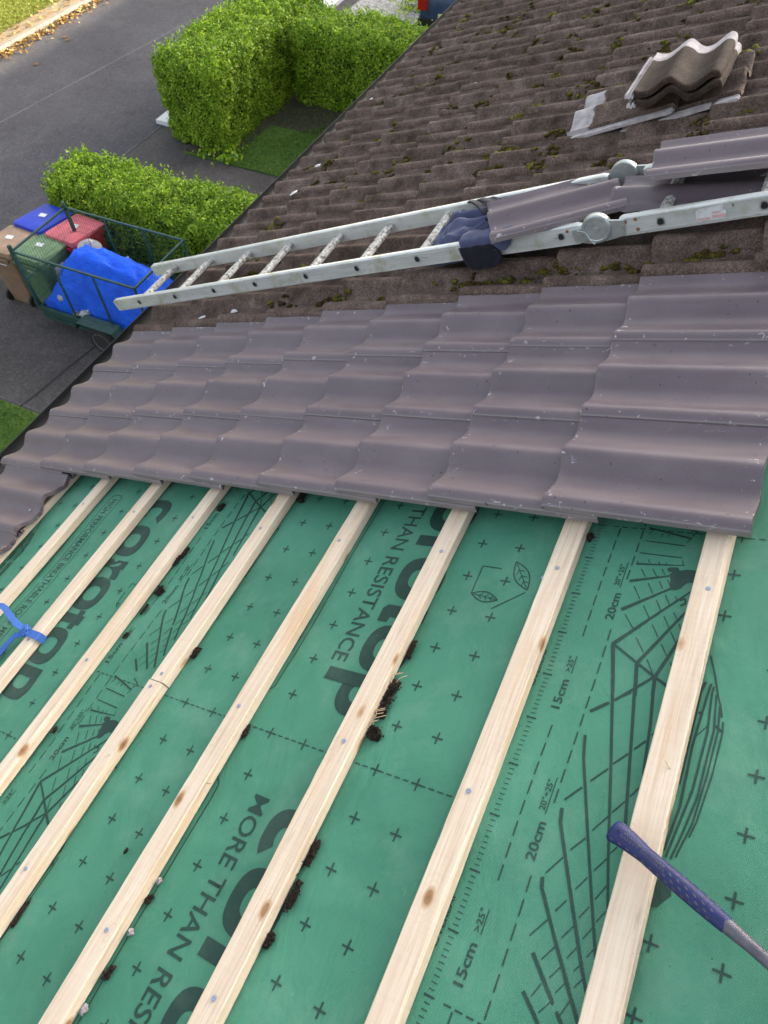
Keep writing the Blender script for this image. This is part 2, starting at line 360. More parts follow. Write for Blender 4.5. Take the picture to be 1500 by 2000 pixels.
def grass_mat(name, a, b_):
    m, t, b = mat(name, rough=.8, spec=.2); g = N(t); co = g.coord()
    c = g.ramp(g.noise(co, 1.6, 6, .75), [(.3, a), (.7, b_)]); f = g.noise(co, 60, 3, .8)
    c = g.mix(.5, c, g.ramp(f, [(.3, .15), (.7, .85)]), 'OVERLAY'); g.L(c, b.inputs['Base Color']); g.bump(b, f, .8, .02); return m
MAT['verge_grass'] = grass_mat('verge_grass', (.12, .15, .018), (.20, .22, .035)); MAT['lawn'] = grass_mat('lawn_ground', (.045, .10, .016), (.10, .17, .03)); MAT['soil'] = simple('bare_soil', (.045, .035, .024), .98, var=.4, sc=9, bump=.6)
def leafy(name, stops, trans=.35, rough=.45):
    m, t, b = mat(name, rough=rough, spec=.4); g = N(t)
    at = g.n('ShaderNodeAttribute', attribute_name='rnd'); n = g.noise(g.coord(), 1.3, 3, .6)
    f = g.math('ADD', g.math('MULTIPLY', at.outputs['Fac'], .7), g.math('MULTIPLY', n, .4))
    c = g.ramp(f, stops); g.L(c, b.inputs['Base Color'])
    tr = g.n('ShaderNodeBsdfTranslucent'); g.L(c, tr.inputs['Color']); mx = g.n('ShaderNodeMixShader'); mx.inputs[0].default_value = trans
    out = t.nodes['Material Output']; g.L(b.outputs[0], mx.inputs[1]); g.L(tr.outputs[0], mx.inputs[2]); g.L(mx.outputs[0], out.inputs[0]); return m
MAT['leaf'] = leafy('hedge_leaf', [(.15, (.050, .13, .006)), (.45, (.16, .31, .012)), (.65, (.30, .48, .022)), (.9, (.52, .66, .06))])
MAT['mosstip'] = leafy('moss_tip', [(.15, (.014, .010, .004)), (.45, (.034, .026, .007)), (.66, (.078, .070, .012)), (.92, (.24, .25, .03))], .1, .9)
MAT['core'] = simple('hedge_core', (.014, .026, .007), 1, var=.4, sc=12, bump=0)
MAT['blade'] = leafy('grass_blade', [(.15, (.045, .12, .014)), (.5, (.085, .19, .025)), (.85, (.17, .28, .045))], .3, .6)
MAT['dryblade'] = leafy('verge_blade', [(.15, (.12, .17, .02)), (.5, (.20, .24, .03)), (.85, (.32, .32, .06))], .3, .6)
MAT['fallen'] = leafy('fallen_leaf', [(.2, (.20, .09, .02)), (.5, (.34, .19, .04)), (.85, (.42, .32, .12))], .2, .7)
MAT['tarp'] = None
def tarp_mat():
    m, t, b = mat('blue_tarpaulin', rough=.5, spec=.25); g = N(t); co = g.coord()
    c = g.ramp(g.noise(co, 3, 4, .6), [(.3, (.003, .070, .62)), (.7, (.006, .12, .86))]); g.L(c, b.inputs['Base Color'])
    g.bump(b, g.noise(g.coord(scale=(2, 5, 3)), 2.2, 5, .6, 1.5), .7, .05); return m
MAT['tarp'] = tarp_mat()
MAT['green'] = simple('green_paint', (.016, .055, .045), .5, var=.25, sc=12, bump=.1)
MAT['tyre'] = simple('tyre_rubber', (.018, .018, .018), .9, var=.2, sc=20)
MAT['rim'] = simple('wheel_rim', (.45, .45, .46), .5, metal=.4, var=.1)
MAT['paper'] = simple('white_label', (.62, .63, .65), .7, var=.2, sc=40, bump=0)
MAT['grey'] = simple('grey_sheet', (.30, .31, .33), .7, var=.1, sc=8)
MAT['bag'] = simple('white_bag', (.55, .55, .56), .5, var=.2, sc=18, bump=.6)
def P(name, c, r=.5): MAT[name] = simple(name, c, r, var=.15, sc=7, bump=.05)
MAT['rim'] = simple('wheel_rim', (.75, .75, .76), .5, metal=.2, var=.1)
P('brown_bin', (.20, .125, .075), .6); P('blue_bin', (.010, .035, .42), .45); P('green_bin', (.085, .155, .075), .6); P('red_bin', (.42, .022, .025), .5)
P('red_lid', (.55, .12, .15), .55); P('brown_lid', (.27, .18, .12), .6); P('green_lid', (.13, .22, .11), .6)
P('car_paint', (.035, .055, .13), .25); P('glass_dark', (.03, .045, .08), .08); P('lamp_red', (.45, .01, .012), .2); P('lamp_clear', (.6, .6, .6), .2); P('plate', (.7, .68, .3), .5)
P('pink', (.55, .36, .37), .8)

# ------------------------------------------------------------------ ground (setting)
def sheet(name, pts, z, m, kind='structure', h=0):
    n = len(pts); v = [(x, y, z) for x, y in pts]; f = [tuple(range(n))]
    if h:
        v += [(x, y, z - h) for x, y in pts]
        f += [(k, n + k, n + (k + 1) % n, (k + 1) % n) for k in range(n)]
    o = link(name, mesh(name, v, f, m, smooth=False)); o['kind'] = kind; return o
S = 90
sheet('ground', [(-S, -S), (S, -S), (S, S), (-S, S)], GZ - .012, MAT['verge'])
sheet('driveway', [(-9.2, -6), (3, -6), (3, 26), (-9.2, 26)], GZ, MAT['drive'])
KX = lambda y: -15.22 + .03 * (y - 12)
sheet('road', [(KX(-40) + .02, -40), (-9.2, -40), (-9.2, 60), (KX(60) + .02, 60)], GZ + .004, MAT['road'])
sheet('grass_verge', [(-40, -40), (KX(-40) - .75, -40), (KX(60) - .75, 60), (-40, 60)], GZ + .10, MAT['verge_grass'])
sheet('verge_edge', [(KX(-40) - .75, -40), (KX(-40) - .13, -40), (KX(60) - .13, 60), (KX(60) - .75, 60)], GZ + .097, MAT['verge'])
k = MB(); yy = 4.0
while yy < 30:
    x0, x1 = KX(yy), KX(yy + .9)
    k.add([(x0 - .13, yy, GZ - .05), (x0, yy, GZ - .05), (x0, yy, GZ + .09), (x0 - .015, yy, GZ + .105), (x0 - .13, yy, GZ + .105),
           (x1 - .13, yy + .9, GZ - .05), (x1, yy + .9, GZ - .05), (x1, yy + .9, GZ + .09), (x1 - .015, yy + .9, GZ + .105), (x1 - .13, yy + .9, GZ + .105)],
          [(0, 1, 2, 3, 4), (9, 8, 7, 6, 5), (1, 6, 7, 2), (2, 7, 8, 3), (3, 8, 9, 4), (4, 9, 5, 0)]); yy += .912
o = k.build('kerb', MAT['kerb'], smooth=False); o['kind'] = 'structure'
# joint in the asphalt and the joint beside the drop kerb
def strip(name, pts, w, z, m, jit=.01):
    r = random.Random(3); v = []; P2 = []
    for (a, b) in zip(pts[:-1], pts[1:]):
        n = max(2, int(math.dist(a, b) / .25))
        for q in range(n): P2.append((a[0] + (b[0] - a[0]) * q / n, a[1] + (b[1] - a[1]) * q / n))
    P2.append(pts[-1])
    for q, p in enumerate(P2):
        a = P2[max(q - 1, 0)]; b = P2[min(q + 1, len(P2) - 1)]; d = Vector((b[0] - a[0], b[1] - a[1])).normalized(); j = r.uniform(-jit, jit); ww = w * r.uniform(.6, 1.3)
        v += [(p[0] - d.y * (ww + j), p[1] + d.x * (ww + j), z), (p[0] + d.y * (ww - j), p[1] - d.x * (ww - j), z)]
    f = [(2 * q, 2 * q + 1, 2 * q + 3, 2 * q + 2) for q in range(len(P2) - 1)]
    o = link(name, mesh(name, v, f, m, smooth=False)); o['kind'] = 'structure'
strip('road_joint', [(-13.0, 8.3), (-12.68, 9.94), (-12.3, 12.6), (-11.77, 16.2), (-11.3, 20)], .022, GZ + .0075, MAT['seam'], .008)
strip('road_edge_joint', [(-9.2, 6), (-9.24, 9), (-9.22, 11.3)], .018, GZ + .0075, MAT['seam'], .006)
strip('driveway_joint', [(-6.3, 3.0), (-6.16, 3.43), (-5.98, 4.9), (-5.8, 7)], .02, GZ + .004, MAT['crack'], .01)
strip('lawn_joint', [(-9, 3.38), (-5.3, 3.43)], .012, GZ + .004, MAT['seam'], .004)
sheet('lawn_near_house', [(-9.2, -6), (-.6, -6), (-.6, 3.36), (-9.2, 3.36)], GZ + .03, MAT['lawn'], h=.03)
sheet('front_lawn', [(-8.1, 10.50), (-.6, 10.50), (-.6, 17.2), (-8.1, 17.2)], GZ + .03, MAT['lawn'], h=.03)
sheet('soil_bed', [(-7.5, 12.2), (-.6, 12.3), (-.6, 15.0), (-7.5, 15.0)], GZ + .034, MAT['soil'])
sheet('soil_strip', [(-8.1, 10.55), (-7.0, 10.55), (-6.9, 15.0), (-8.1, 15.0)], GZ + .038, MAT['soil'])
sheet('hedge_bed', [(-8.3, 6.75), (-.6, 6.75), (-.6, 8.05), (-8.3, 8.05)], GZ + .03, MAT['soil'], h=.03)
sheet('gravel_bed', [(-8.2, 17.4), (-6.2, 17.6), (-6.0, 22), (-8.2, 22)], GZ + .02, MAT['gravel'], h=.02)
kb = MB().bbox((-9.38, 11.30, GZ - .05), (-8.62, 20, GZ + .09), .012); o = kb.build('pavement_kerb', MAT['white'], smooth=False); o['kind'] = 'structure'

def scatter(name, centers, normals, size, m, seed, kind=None, lw=.55, tilt=.8, parent=None, fold=True):
    """many leaf-shaped faces in one mesh; per-leaf random attribute"""
    r = np.random.default_rng(seed); n = len(centers)
    nn = normals + r.normal(0, tilt, (n, 3)); nn /= np.linalg.norm(nn, axis=1)[:, None]
    t = r.normal(0, 1, (n, 3)); t -= (t * nn).sum(1)[:, None] * nn; t /= np.linalg.norm(t, axis=1)[:, None]; b = np.cross(nn, t)
    s = size * r.uniform(.6, 1.3, n)[:, None]
    v = np.stack([centers - t * s, centers + b * s * lw + nn * s * .12, centers + t * s, centers - b * s * lw + nn * s * .12], 1).reshape(-1, 3)
    me = bpy.data.meshes.new(name); me.vertices.add(4 * n); me.vertices.foreach_set('co', v.ravel().astype(np.float32))
    me.loops.add(4 * n); me.loops.foreach_set('vertex_index', np.arange(4 * n, dtype=np.int32))
    me.polygons.add(n); me.polygons.foreach_set('loop_start', np.arange(0, 4 * n, 4, dtype=np.int32)); me.polygons.foreach_set('loop_total', np.full(n, 4, dtype=np.int32))
    a = me.attributes.new('rnd', 'FLOAT', 'FACE'); a.data.foreach_set('value', r.uniform(0, 1, n).astype(np.float32))
    me.materials.append(m); me.update(); me.validate()
    return link(name, me, parent)
def rbox_surface(x0, x1, y0, y1, h, n, seed, rr=.32):
    """points and normals on a rounded clipped block"""
    r = np.random.default_rng(seed); lx, ly = x1 - x0, y1 - y0
    A = np.array([lx * ly, lx * h, lx * h, ly * h, ly * h]); fidx = r.choice(5, n, p=A / A.sum()); a, b = r.uniform(0, 1, n), r.uniform(0, 1, n)
    p = np.zeros((n, 3)); nm = np.zeros((n, 3))
    for k in range(5):
        q = fidx == k
        if k == 0: p[q] = np.stack([x0 + a[q] * lx, y0 + b[q] * ly, np.full(q.sum(), h)], 1)
        if k == 1: p[q] = np.stack([x0 + a[q] * lx, np.full(q.sum(), y0), b[q] * h], 1)
        if k == 2: p[q] = np.stack([x0 + a[q] * lx, np.full(q.sum(), y1), b[q] * h], 1)
        if k == 3: p[q] = np.stack([np.full(q.sum(), x0), y0 + a[q] * ly, b[q] * h], 1)
        if k == 4: p[q] = np.stack([np.full(q.sum(), x1), y0 + a[q] * ly, b[q] * h], 1)
    lo = np.array([x0 + rr, y0 + rr, rr * .5]); hi = np.array([x1 - rr, y1 - rr, h - rr]); c = np.clip(p, lo, hi)
    d = p - c; L = np.linalg.norm(d, axis=1)[:, None] + 1e-9; nm = d / L; p = c + nm * rr
    return p, nm
def hedge(name, x0, x1, y0, y1, h, n, seed, label, group='clipped green hedges in front of the houses'):
    root = empty(name, wor((x0 + x1) / 2, (y0 + y1) / 2, GZ)); tag(root, label, 'hedge', group)
    cx, cy = (x0 + x1) / 2, (y0 + y1) / 2
    p, nm = rbox_surface(x0 - cx, x1 - cx, y0 - cy, y1 - cy, h, n, seed)
    r = np.random.default_rng(seed + 9)
    bump = np.array([noise.noise(Vector(q) * 1.6 + Vector((seed, 0, 0))) * .09 + noise.noise(Vector(q) * 4.5 + Vector((0, seed, 0))) * .09 for q in p])
    dep = -r.uniform(0, 1, n) ** 1.6 * .13 + (r.uniform(0, 1, n) > .985) * r.uniform(0, .09, n)
    p = p + nm * (bump + dep)[:, None]
    scatter('foliage', p, nm * .9 + np.array([0, 0, .35]), .0215, MAT['leaf'], seed, parent=root)
    # sprigs of young shoots standing proud of the clipped top
    ns = int(n * .0045); pt, nt_ = rbox_surface(x0 - cx, x1 - cx, y0 - cy, y1 - cy, h, ns * 3, seed + 4); q = pt[:, 2] > h * .8; pt, nt_ = pt[q][:ns], nt_[q][:ns]
    L = []; 
    for a, c in zip(pt, nt_):
        hh = r.uniform(.04, .16); d = c * .6 + np.array([0, 0, 1]) + r.normal(0, .2, 3); d /= np.linalg.norm(d)
        for e in range(9): L.append(a + d * hh * e / 8 + r.normal(0, .014, 3) * 1.2)
    L = np.array(L); scatter('shoots', L, np.tile([0, 0, .6], (len(L), 1)), .026, MAT['leaf'], seed + 5, parent=root, tilt=1.2)
    co, cn = rbox_surface(x0 - cx + .14, x1 - cx - .14, y0 - cy + .14, y1 - cy - .14, h - .12, 10, seed)
    m = MB(); X0, X1, Y0, Y1, H = x0 - cx + .16, x1 - cx - .16, y0 - cy + .16, y1 - cy - .16, h - .17
    m.bbox((X0, Y0, 0), (X1, Y1, H), .2); m.build('inner_twigs', MAT['core'], root)
    return root
hedge('hedge', -8.3, -2.6, 6.85, 8.02, 1.38, 110000, 1, 'low clipped green hedge behind the bins and the caged trailer, nearest the house')
hedge('hedge', -8.72, -7.15, 10.78, 15.4, 1.72, 130000, 2, 'tall clipped green hedge block at the road edge beyond the driveway')
hedge('hedge', -7.0, -2.4, 13.25, 14.55, 1.6, 100000, 3, 'clipped green hedge running from the road hedge towards the roof, behind the small lawn')
def blades(name, x0, x1, y0, y1, n, seed, z=.03, s=.03, cut=None, m='blade'):
    r = np.random.default_rng(seed); p = np.stack([r.uniform(x0, x1, n), r.uniform(y0, y1, n), np.full(n, GZ + z + .012)], 1)
    if cut: p = p[cut(p)]
    o = scatter(name, p, np.tile([.0, 0, .25], (len(p), 1)), s, MAT[m], seed, tilt=.8, lw=.16); o['kind'] = 'stuff'
    tag(o, {'grass': 'green grass'}.get(name, name)); return o
o = blades('grass', -9.0, -3.5, .5, 3.34, 26000, 11); tag(o, 'short mown grass of the lawn at the left edge below the tiles', 'grass')
o = blades('grass', -7.4, -3.5, 10.5, 13.3, 26000, 12, cut=lambda p: (p[:, 1] < 12.1 + .5 * np.sin(p[:, 0] * 3)) | (RNG.uniform(0, 1, len(p)) < .25)); tag(o, 'green grass of the small lawn between the hedges', 'grass')
o = blades('grass', -22, -15.75, 9, 20, 70000, 13, z=.10, s=.045, m='dryblade'); tag(o, 'sunlit green grass of the verge across the road', 'grass')
# fallen leaves in the gutter of the road
r = np.random.default_rng(5); n = 900
yl = 10.5 + r.beta(1.3, 2.2, n) * 9; xl = np.array([KX(a) for a in yl]) + .03 + np.abs(r.normal(0, .16, n)) * (1.6 - (yl - 10) * .07)
z1 = np.full(n, GZ + .02) + r.uniform(0, .03, n); p1 = np.stack([xl, yl, z1], 1)
n2 = 380; y2 = r.uniform(9, 20, n2); x2 = np.array([KX(a) for a in y2]) - .15 - np.abs(r.normal(0, .35, n2)); p2 = np.stack([x2, y2, np.full(n2, GZ + .125)], 1)
o = scatter('fallen_leaves', np.vstack([p1, p2]), np.tile([0, 0, 1.], (n + n2, 1)), .045, MAT['fallen'], 5, tilt=.45, lw=.7)
tag(o, 'yellow fallen leaves gathered along the far kerb of the road', 'leaves', kind='stuff')
for k, (x, y, lb) in enumerate([(-14.25, 14.0, 'single yellow leaf on the road nearest the lit kerb'), (-14.05, 13.9, 'single orange leaf on the road close to a yellow one'), (-13.85, 12.5, 'single greenish leaf lying on the shaded road')]):
    m = MB(); m.add([(-.07, 0, 0), (-.03, .045, .02), (.03, .05, .01), (.08, 0, .025), (.03, -.05, .012), (-.03, -.04, .022)], [(0, 1, 2, 3, 4, 5)]); o = m.build('fallen_leaf', MAT['fallen'], mw=wor(x, y, GZ + .015, k * 1.3)); tag(o, lb, 'leaf')
def weed(x, y, s, n, seed, label):
    r = np.random.default_rng(seed); p = r.normal(0, 1, (n, 3)) * np.array([s, s, s * .5]); p[:, 2] = np.abs(p[:, 2]) + .03
    root = empty('weed', wor(x, y, GZ + .02)); tag(root, label, 'plant'); scatter('leaves', p, np.tile([0, 0, .8], (n, 1)), .055, MAT['leaf'], seed, parent=root)
    st = MB()
    for q in range(6): st.tube([(0, 0, 0), tuple(p[q] * .6)], .006, 5)
    st.build('stems', MAT['core'], root)
weed(-7.1, 10.72, .16, 160, 21, 'leafy pale green weed at the lawn corner beside the path')
weed(-7.62, 10.6, .09, 60, 22, 'small dark weed at the foot of the road hedge')
weed(-7.3, 17.9, .2, 160, 23, 'low green plant on the gravel bed beyond the hedges')
weed(-6.7, 19.0, .22, 120, 24, 'grey-green bush on gravel near the parked car')

# ------------------------------------------------------------------ house under the roof
hs = empty('house', wor(0, 0, GZ)); tag(hs, 'cream rendered house carrying the tiled roof, with black gutter along the eaves', 'house')
def lw(u, w, z):     # roof -> house-local coordinates
    q = RM @ Vector((u, w, z)); return (q.x, q.y, q.z - GZ)
RU = 3.92; YA, YB = -7.0, 54.0  # unseen far length added so the house shadow spans the road
m = MB(); m.box((.25, YA + .2, 0), (2 * RU * CP - .25, YB - .2, 5.22)); m.build('wall', MAT['render'], hs, Matrix.Translation((0, 0, GZ)), False)
# roof deck slab, both slopes, and gable triangles
m = MB(); a = lw(-.06, 0, -.022); a2 = lw(-.06, 0, -.13); t1 = lw(RU, 0, -.022); t2 = lw(RU, 0, -.13); xr = t1[0]
for (p, q, pb, qb) in ((a, t1, a2, t2), ((2 * xr - a[0], 0, a[2]), t1, (2 * xr - a2[0], 0, a2[2]), (2 * xr - t2[0], 0, t2[2]))):
    m.add([(p[0], YA, p[2]), (q[0], YA, q[2]), (q[0], YB, q[2]), (p[0], YB, p[2]), (pb[0], YA, pb[2]), (qb[0], YA, qb[2]), (qb[0], YB, qb[2]), (pb[0], YB, pb[2])],
          [(0, 1, 2, 3), (7, 6, 5, 4), (0, 4, 5, 1), (1, 5, 6, 2), (2, 6, 7, 3), (3, 7, 4, 0)])
m.build('roof_deck', MAT['wood'], hs, Matrix.Translation((0, 0, GZ)), False)
m = MB()
for y in (YA + .2, YB - .2): m.add([(.25, y, 5.22), (2 * xr - .25, y, 5.22), (xr, y, t2[2] - .01)], [(0, 1, 2)])
m.build('gable', MAT['render'], hs, Matrix.Translation((0, 0, GZ)), False)
# half-round gutter and fascia
gx, gz_ = -.115, -.02 - GZ; m = MB(); prof = []
for q in range(11):
    an = math.pi * q / 10; prof.append((gx - .065 * math.cos(an), gz_ - .062 * math.sin(an)))
for q in range(10, -1, -1):
    an = math.pi * q / 10; prof.append((gx - .0615 * math.cos(an), gz_ - .0585 * math.sin(an)))
n = len(prof); v = [(x, YA, z) for x, z in prof] + [(x, YB, z) for x, z in prof]
m.add(v, [(k, (k + 1) % n, n + (k + 1) % n, n + k) for k in range(n)])
m.build('gutter', MAT['black'], hs, Matrix.Translation((0, 0, GZ)))
m = MB(); m.box((-.048, YA, 5.20), (-.03, YB, 5.46)); m.build('fascia', MAT['black'], hs, Matrix.Translation((0, 0, GZ)), False)
m = MB(); m.box((-.03, YA, 5.205), (.25, YB, 5.219)); m.build('soffit', MAT['white'], hs, Matrix.Translation((0, 0, GZ)), False)

# ------------------------------------------------------------------ roof tiles
G, W, LT = .30062, .30, .425
def bumpf(s): return ((1 + math.cos(2 * math.pi * (s - .0225) / .15)) / 2) ** (1.7 if False else 1.35)
PRO = [(-.05, .0700), (0, .0915), (.008, .0965), (.016, .1005), (.026, .1010), (.040, .0955), (.060, .0845), (.080, .0755), (.100, .0708), (.116, .0712), (.130, .0765), (.143, .0870), (.155, .0975), (.166, .1030), (.176, .1040), (.188, .1005), (.205, .0920), (.222, .0835), (.240, .0762), (.255, .0728), (.268, .0728), (.280, .0765), (.292, .0830), (.300, .0868), (.36, .09)]
_px = np.array([q[0] for q in PRO]); _pz = np.array([q[1] for q in PRO]); _g = np.linspace(0, .30, 301)
_k = np.interp(np.linspace(-.03, .33, 361), _px, _pz); _k = np.convolve(_k, np.hanning(11) / np.hanning(11).sum(), 'same')[30:331]
def prof_z(s, old=False):
    z = float(np.interp(s, _g, _k))
    return z if not old else .070 + (z - .072) * 1.22 - (.006 if s > .29 else .006 * max(0, (s - .27) / .02))
KT = .078; KO = .096
def tile_mesh(name, m, old=False, seed=0, ragged=0.0, cut=0.0):
    r = random.Random(seed); th = .022 if old else .0165; KT = KO if old else .078
    ss = [0, .0015, .004, .008] + [.012 + k * (.300 - .012) / 40 for k in range(41)]
    ext = [(.3012, .019), (.308, .019), (.3085, .012), (.3145, .012), (.315, .019), (.321, .019), (.3215, .012), (.328, .012), (.334, .014)]
    us = ([0, .002, .005, .010, .02, .035] if not old else [0, .002, .005, .009, .014, .02, .028, .04]) + [.06, .09, .13, .18, .23, .28, .33, .37, .40, .415, .422, LT]
    if cut: ss = [cut] + [q for q in ss if q > cut + .004]
    J = len(ss) + len(ext); top = []; bot = []
    def nz(u, s, k): return noise.noise(Vector((u * k, s * k, seed * 5.3)))
    for i, u in enumerate(us):
        tr, br = [], []
        for j in range(J):
            if j < len(ss):
                s = ss[j]; z = prof_z(s, old); zb = z - th
                if s < .006: z -= (.0016 if not old else .006) * (1 - s / .006) ** 2
            else:
                s, d = ext[j - len(ss)]; z = prof_z(.30, old) - d; zb = prof_z(.30, old) - .026
            rn = .006 if not old else .012
            if u < rn: e = 1 - math.sqrt(max(0, 1 - (1 - u / rn) ** 2)); z -= e * (.0035 if not old else .011)
            uu = u; ss_ = s
            if old:
                z += nz(u, s, 22) * .0016 + nz(u, s, 75) * .0011
                ev = max(0, 1 - u / .02); uu += ev * (nz(0, s, 26) * .006 + nz(1, s, 90) * .0035); z += ev * nz(u, s, 60) * .003
                if s < .012: ss_ += nz(u, 0, 30) * .0035 * (1 - s / .012)
            else:
                z += nz(u, s, 14) * .0007; ev = max(0, 1 - u / .01); uu += ev * nz(0, s, 60) * .0012
            if cut and j < 3:
                cz = (nz(u, 0, 28) * .016 + nz(u, 2, 90) * .006) * (1 - j / 3); s_b = s + cz - .012 * (j == 0); ss_ = s + cz
            else: s_b = ss_
            if ragged and u > .40: uu += ragged * (nz(3, s, 34) * 1.2 + nz(5, s, 120) * .7) * (u - .40) / .025
            tr.append((uu, ss_, z - KT * u)); br.append((uu, s_b, zb - KT * u + (nz(u, s, 20) * .001 if not old else nz(u, s, 30) * .002)))
        top.append(tr); bot.append(br)
    v = [p for row in top for p in row] + [p for row in bot for p in row]; I = len(us); f = []
    T = lambda i, j: i * J + j
    B = lambda i, j: I * J + i * J + j
    for i in range(I - 1):
        for j in range(J - 1):
            f.append((T(i, j), T(i + 1, j), T(i + 1, j + 1), T(i, j + 1))); f.append((B(i, j), B(i, j + 1), B(i + 1, j + 1), B(i + 1, j)))
        f.append((T(i, 0), B(i, 0), B(i + 1, 0), T(i + 1, 0))); f.append((T(i, J - 1), T(i + 1, J - 1), B(i + 1, J - 1), B(i, J - 1)))
    for j in range(J - 1):
        f.append((T(0, j), T(0, j + 1), B(0, j + 1), B(0, j))); f.append((T(I - 1, j), B(I - 1, j), B(I - 1, j + 1), T(I - 1, j + 1)))
    return mesh(name, v, f, m, sharp=38)
NEW = [tile_mesh('concrete_tile', MAT['new'], False, k) for k in range(5)]
OLD = [tile_mesh('weathered_tile', MAT['old'], True, k + 20) for k in range(8)]
RAG = [tile_mesh('concrete_tile', MAT['new'], False, k + 50, .006) for k in range(2)]
ORD = ['first', 'second', 'third', 'fourth', 'fifth', 'sixth', 'seventh', 'eighth', 'ninth', 'tenth', 'eleventh', 'twelfth', 'thirteenth', 'fourteenth', 'fifteenth', 'sixteenth', 'seventeenth', 'eighteenth', 'nineteenth', 'twentieth']
def colname(j): return ['in the column beside the membrane', 'in the middle new column', 'in the new column against the old tiles'][j]
for j in range(3):
    for i in range(9):
        nm = 'lowest new violet tile' if i == 0 else ('highest new violet tile' if i == 8 else '%s new violet tile from the gutter' % ORD[i])
        o = link('concrete_tile', NEW[(i * 3 + j * 2) % 5], mw=roof(i * G + random.uniform(-.002, .002), j * W + random.uniform(-.0012, .0012), random.uniform(-.0008, .0012), random.uniform(-.003, .003)))
        tag(o, nm + ' ' + colname(j), 'tile', 'new grey-violet tiles laid in three columns')
for j, lb in ((-1, 'new tile at the left edge with bare ragged head, by the first batten'), (-2, 'new tile cut by the left edge of the photo, below the ragged one'), (-3, 'new eaves tile at the gutter, farthest from the laid columns')):
    o = link('concrete_tile', RAG[j % 2], mw=roof(.035, j * W, -.002)); tag(o, lb, 'tile', 'new eaves tiles left of the bare membrane')
for j in range(-4, -8, -1):
    o = link('concrete_tile', RAG[j % 2], mw=roof(.035, j * W, -.002)); tag(o, 'new eaves tile past the left edge of the photo, ' + ['second', 'third', 'fourth', 'fifth'][-4 - j] + ' beyond the last one seen', 'tile', 'new eaves tiles left of the bare membrane')
NC = 18; NR = 12
for j in range(3, 3 + NC):
    for i in range(NR):
        if j >= 3 and RM @ Vector((i * G, j * W, 0)) is None: continue
        dz = random.uniform(-.002, .003)
        o = link('weathered_tile', OLD[random.randrange(8)], mw=roof(i * G + random.uniform(-.006, .006), j * W + random.uniform(-.002, .002), dz, random.uniform(-.008, .008)))
        jj = j - 3
        c = 'in the column touching the new ones' if jj == 0 else '%s column beyond the new ones' % ORD[jj]
        tag(o, 'weathered mossy tile, %s course up, %s' % (ORD[i], c), 'tile', 'weathered old tiles still on the roof')
# the covering beyond the re-roofing work, as one corrugated part of the house
def cover(name, m, u0, u1, w0, w1, flip=False):
    ns = int((w1 - w0) / .0375); v = []; f = []; us = []
    i0 = int(round(u0 / G)); i1 = int(math.ceil(u1 / G))
    for i in range(i0, i1): us += [(i * G, 0), (i * G + .004, 1), (i * G + .15, 1), ((i + 1) * G - .001, 1)]
    for (u, tp) in us:
        i = int((u + .0005) / G); x = max(0, u - i * G)
        for q in range(ns + 1):
            w = w0 + (w1 - w0) * q / ns; z = prof_z(w % W, True) - KO * x - (.016 if not tp else 0)
            p = RM @ Vector((u, w, z)); v.append((2 * xr - p.x if flip else p.x, p.y, p.z))
    K = ns + 1
    for a in range(len(us) - 1):
        for q in range(ns): f.append((a * K + q, (a + 1) * K + q, (a + 1) * K + q + 1, a * K + q + 1))
    link(name, mesh(name, v, f, m, sharp=50), hs)
m0 = MAT['old']
cover('tiled_roof', m0, 0, RU, 3 * W + NC * W + .005, YB); cover('tiled_roof', m0, 0, RU, YA, YB, True); cover('tiled_roof', m0, NR * G, RU, 3 * W, 3 * W + NC * W)
for c in hs.children:
    if c.name.startswith('tiled_roof'): c.matrix_world = Matrix.Identity(4)
m = MB(); yy = YA
while yy < YB - .4:
    pr = [(.115 * math.sin(a), .115 * math.cos(a)) for a in [rad(-95 + 190 * q / 12) for q in range(13)]]
    tz = (RM @ Vector((RU, 0, .05))).z
    v = [(xr + x, yy + e, tz + z) for e, s in ((0, 1), (.445, 1)) for x, z in pr]
    m.add(v, [(k, k + 1, 14 + k, 13 + k) for k in range(12)]); yy += .45
m.build('ridge_tiles', MAT['old'], hs, Matrix.Identity(4))
def surf(u, w):
    i = math.floor(u / G); x = u - i * G; s = w % W; return prof_z(s, w > .89) - (KO if w > .89 else KT) * x
# moss: dark cushions with a pile of tiny green tips
m = MB(); r = random.Random(4); TIP = []
def cushion(u0, w0, big, n):
    hue = r.random()
    for q in range(n):
        uu = u0 + r.gauss(0, .024) * big; ww = w0 + r.gauss(0, .009) * big
        if uu < -.02: continue
        s_ = r.choice((.003, .0045, .006, .0085, .0105)) * (.6 + .4 * big); h = r.uniform(.6, 1.1); z = surf(uu, ww) + s_ * .15
        m.blob((uu, ww, z), (s_ * 1.35, s_ * 1.2, s_ * h), r.uniform(0, 50), .45, 1, fr=2.6)
        for e in range(16):
            d = Vector((r.gauss(0, 1), r.gauss(0, 1), abs(r.gauss(0, 1)))).normalized(); TIP.append((uu + d.x * s_ * 1.4, ww + d.y * s_ * 1.25, z + d.z * s_ * h * 1.05, d.x, d.y, d.z, min(1, max(0, hue * .75 + r.gauss(.1, .16) + d.z * .15 - .1))))
for j in range(3, 3 + NC - 1):
    for i in range(0, 11):
        for tr_, pb in ((.118, .72), (.266, .66), (.012, .34)):
            if r.random() > pb or (j == 3 and r.random() < .5): continue
            big = r.choice((.5, .7, .9, 1.1, 1.4, 1.8)); cushion((i + 1) * G - r.uniform(.004, .05), j * W + tr_ + r.uniform(-.012, .02), big, int(5 + 10 * big))
            if r.random() < .4: cushion((i + 1) * G - r.uniform(.04, .22), j * W + tr_ + r.uniform(-.012, .02), big * .6, 5)
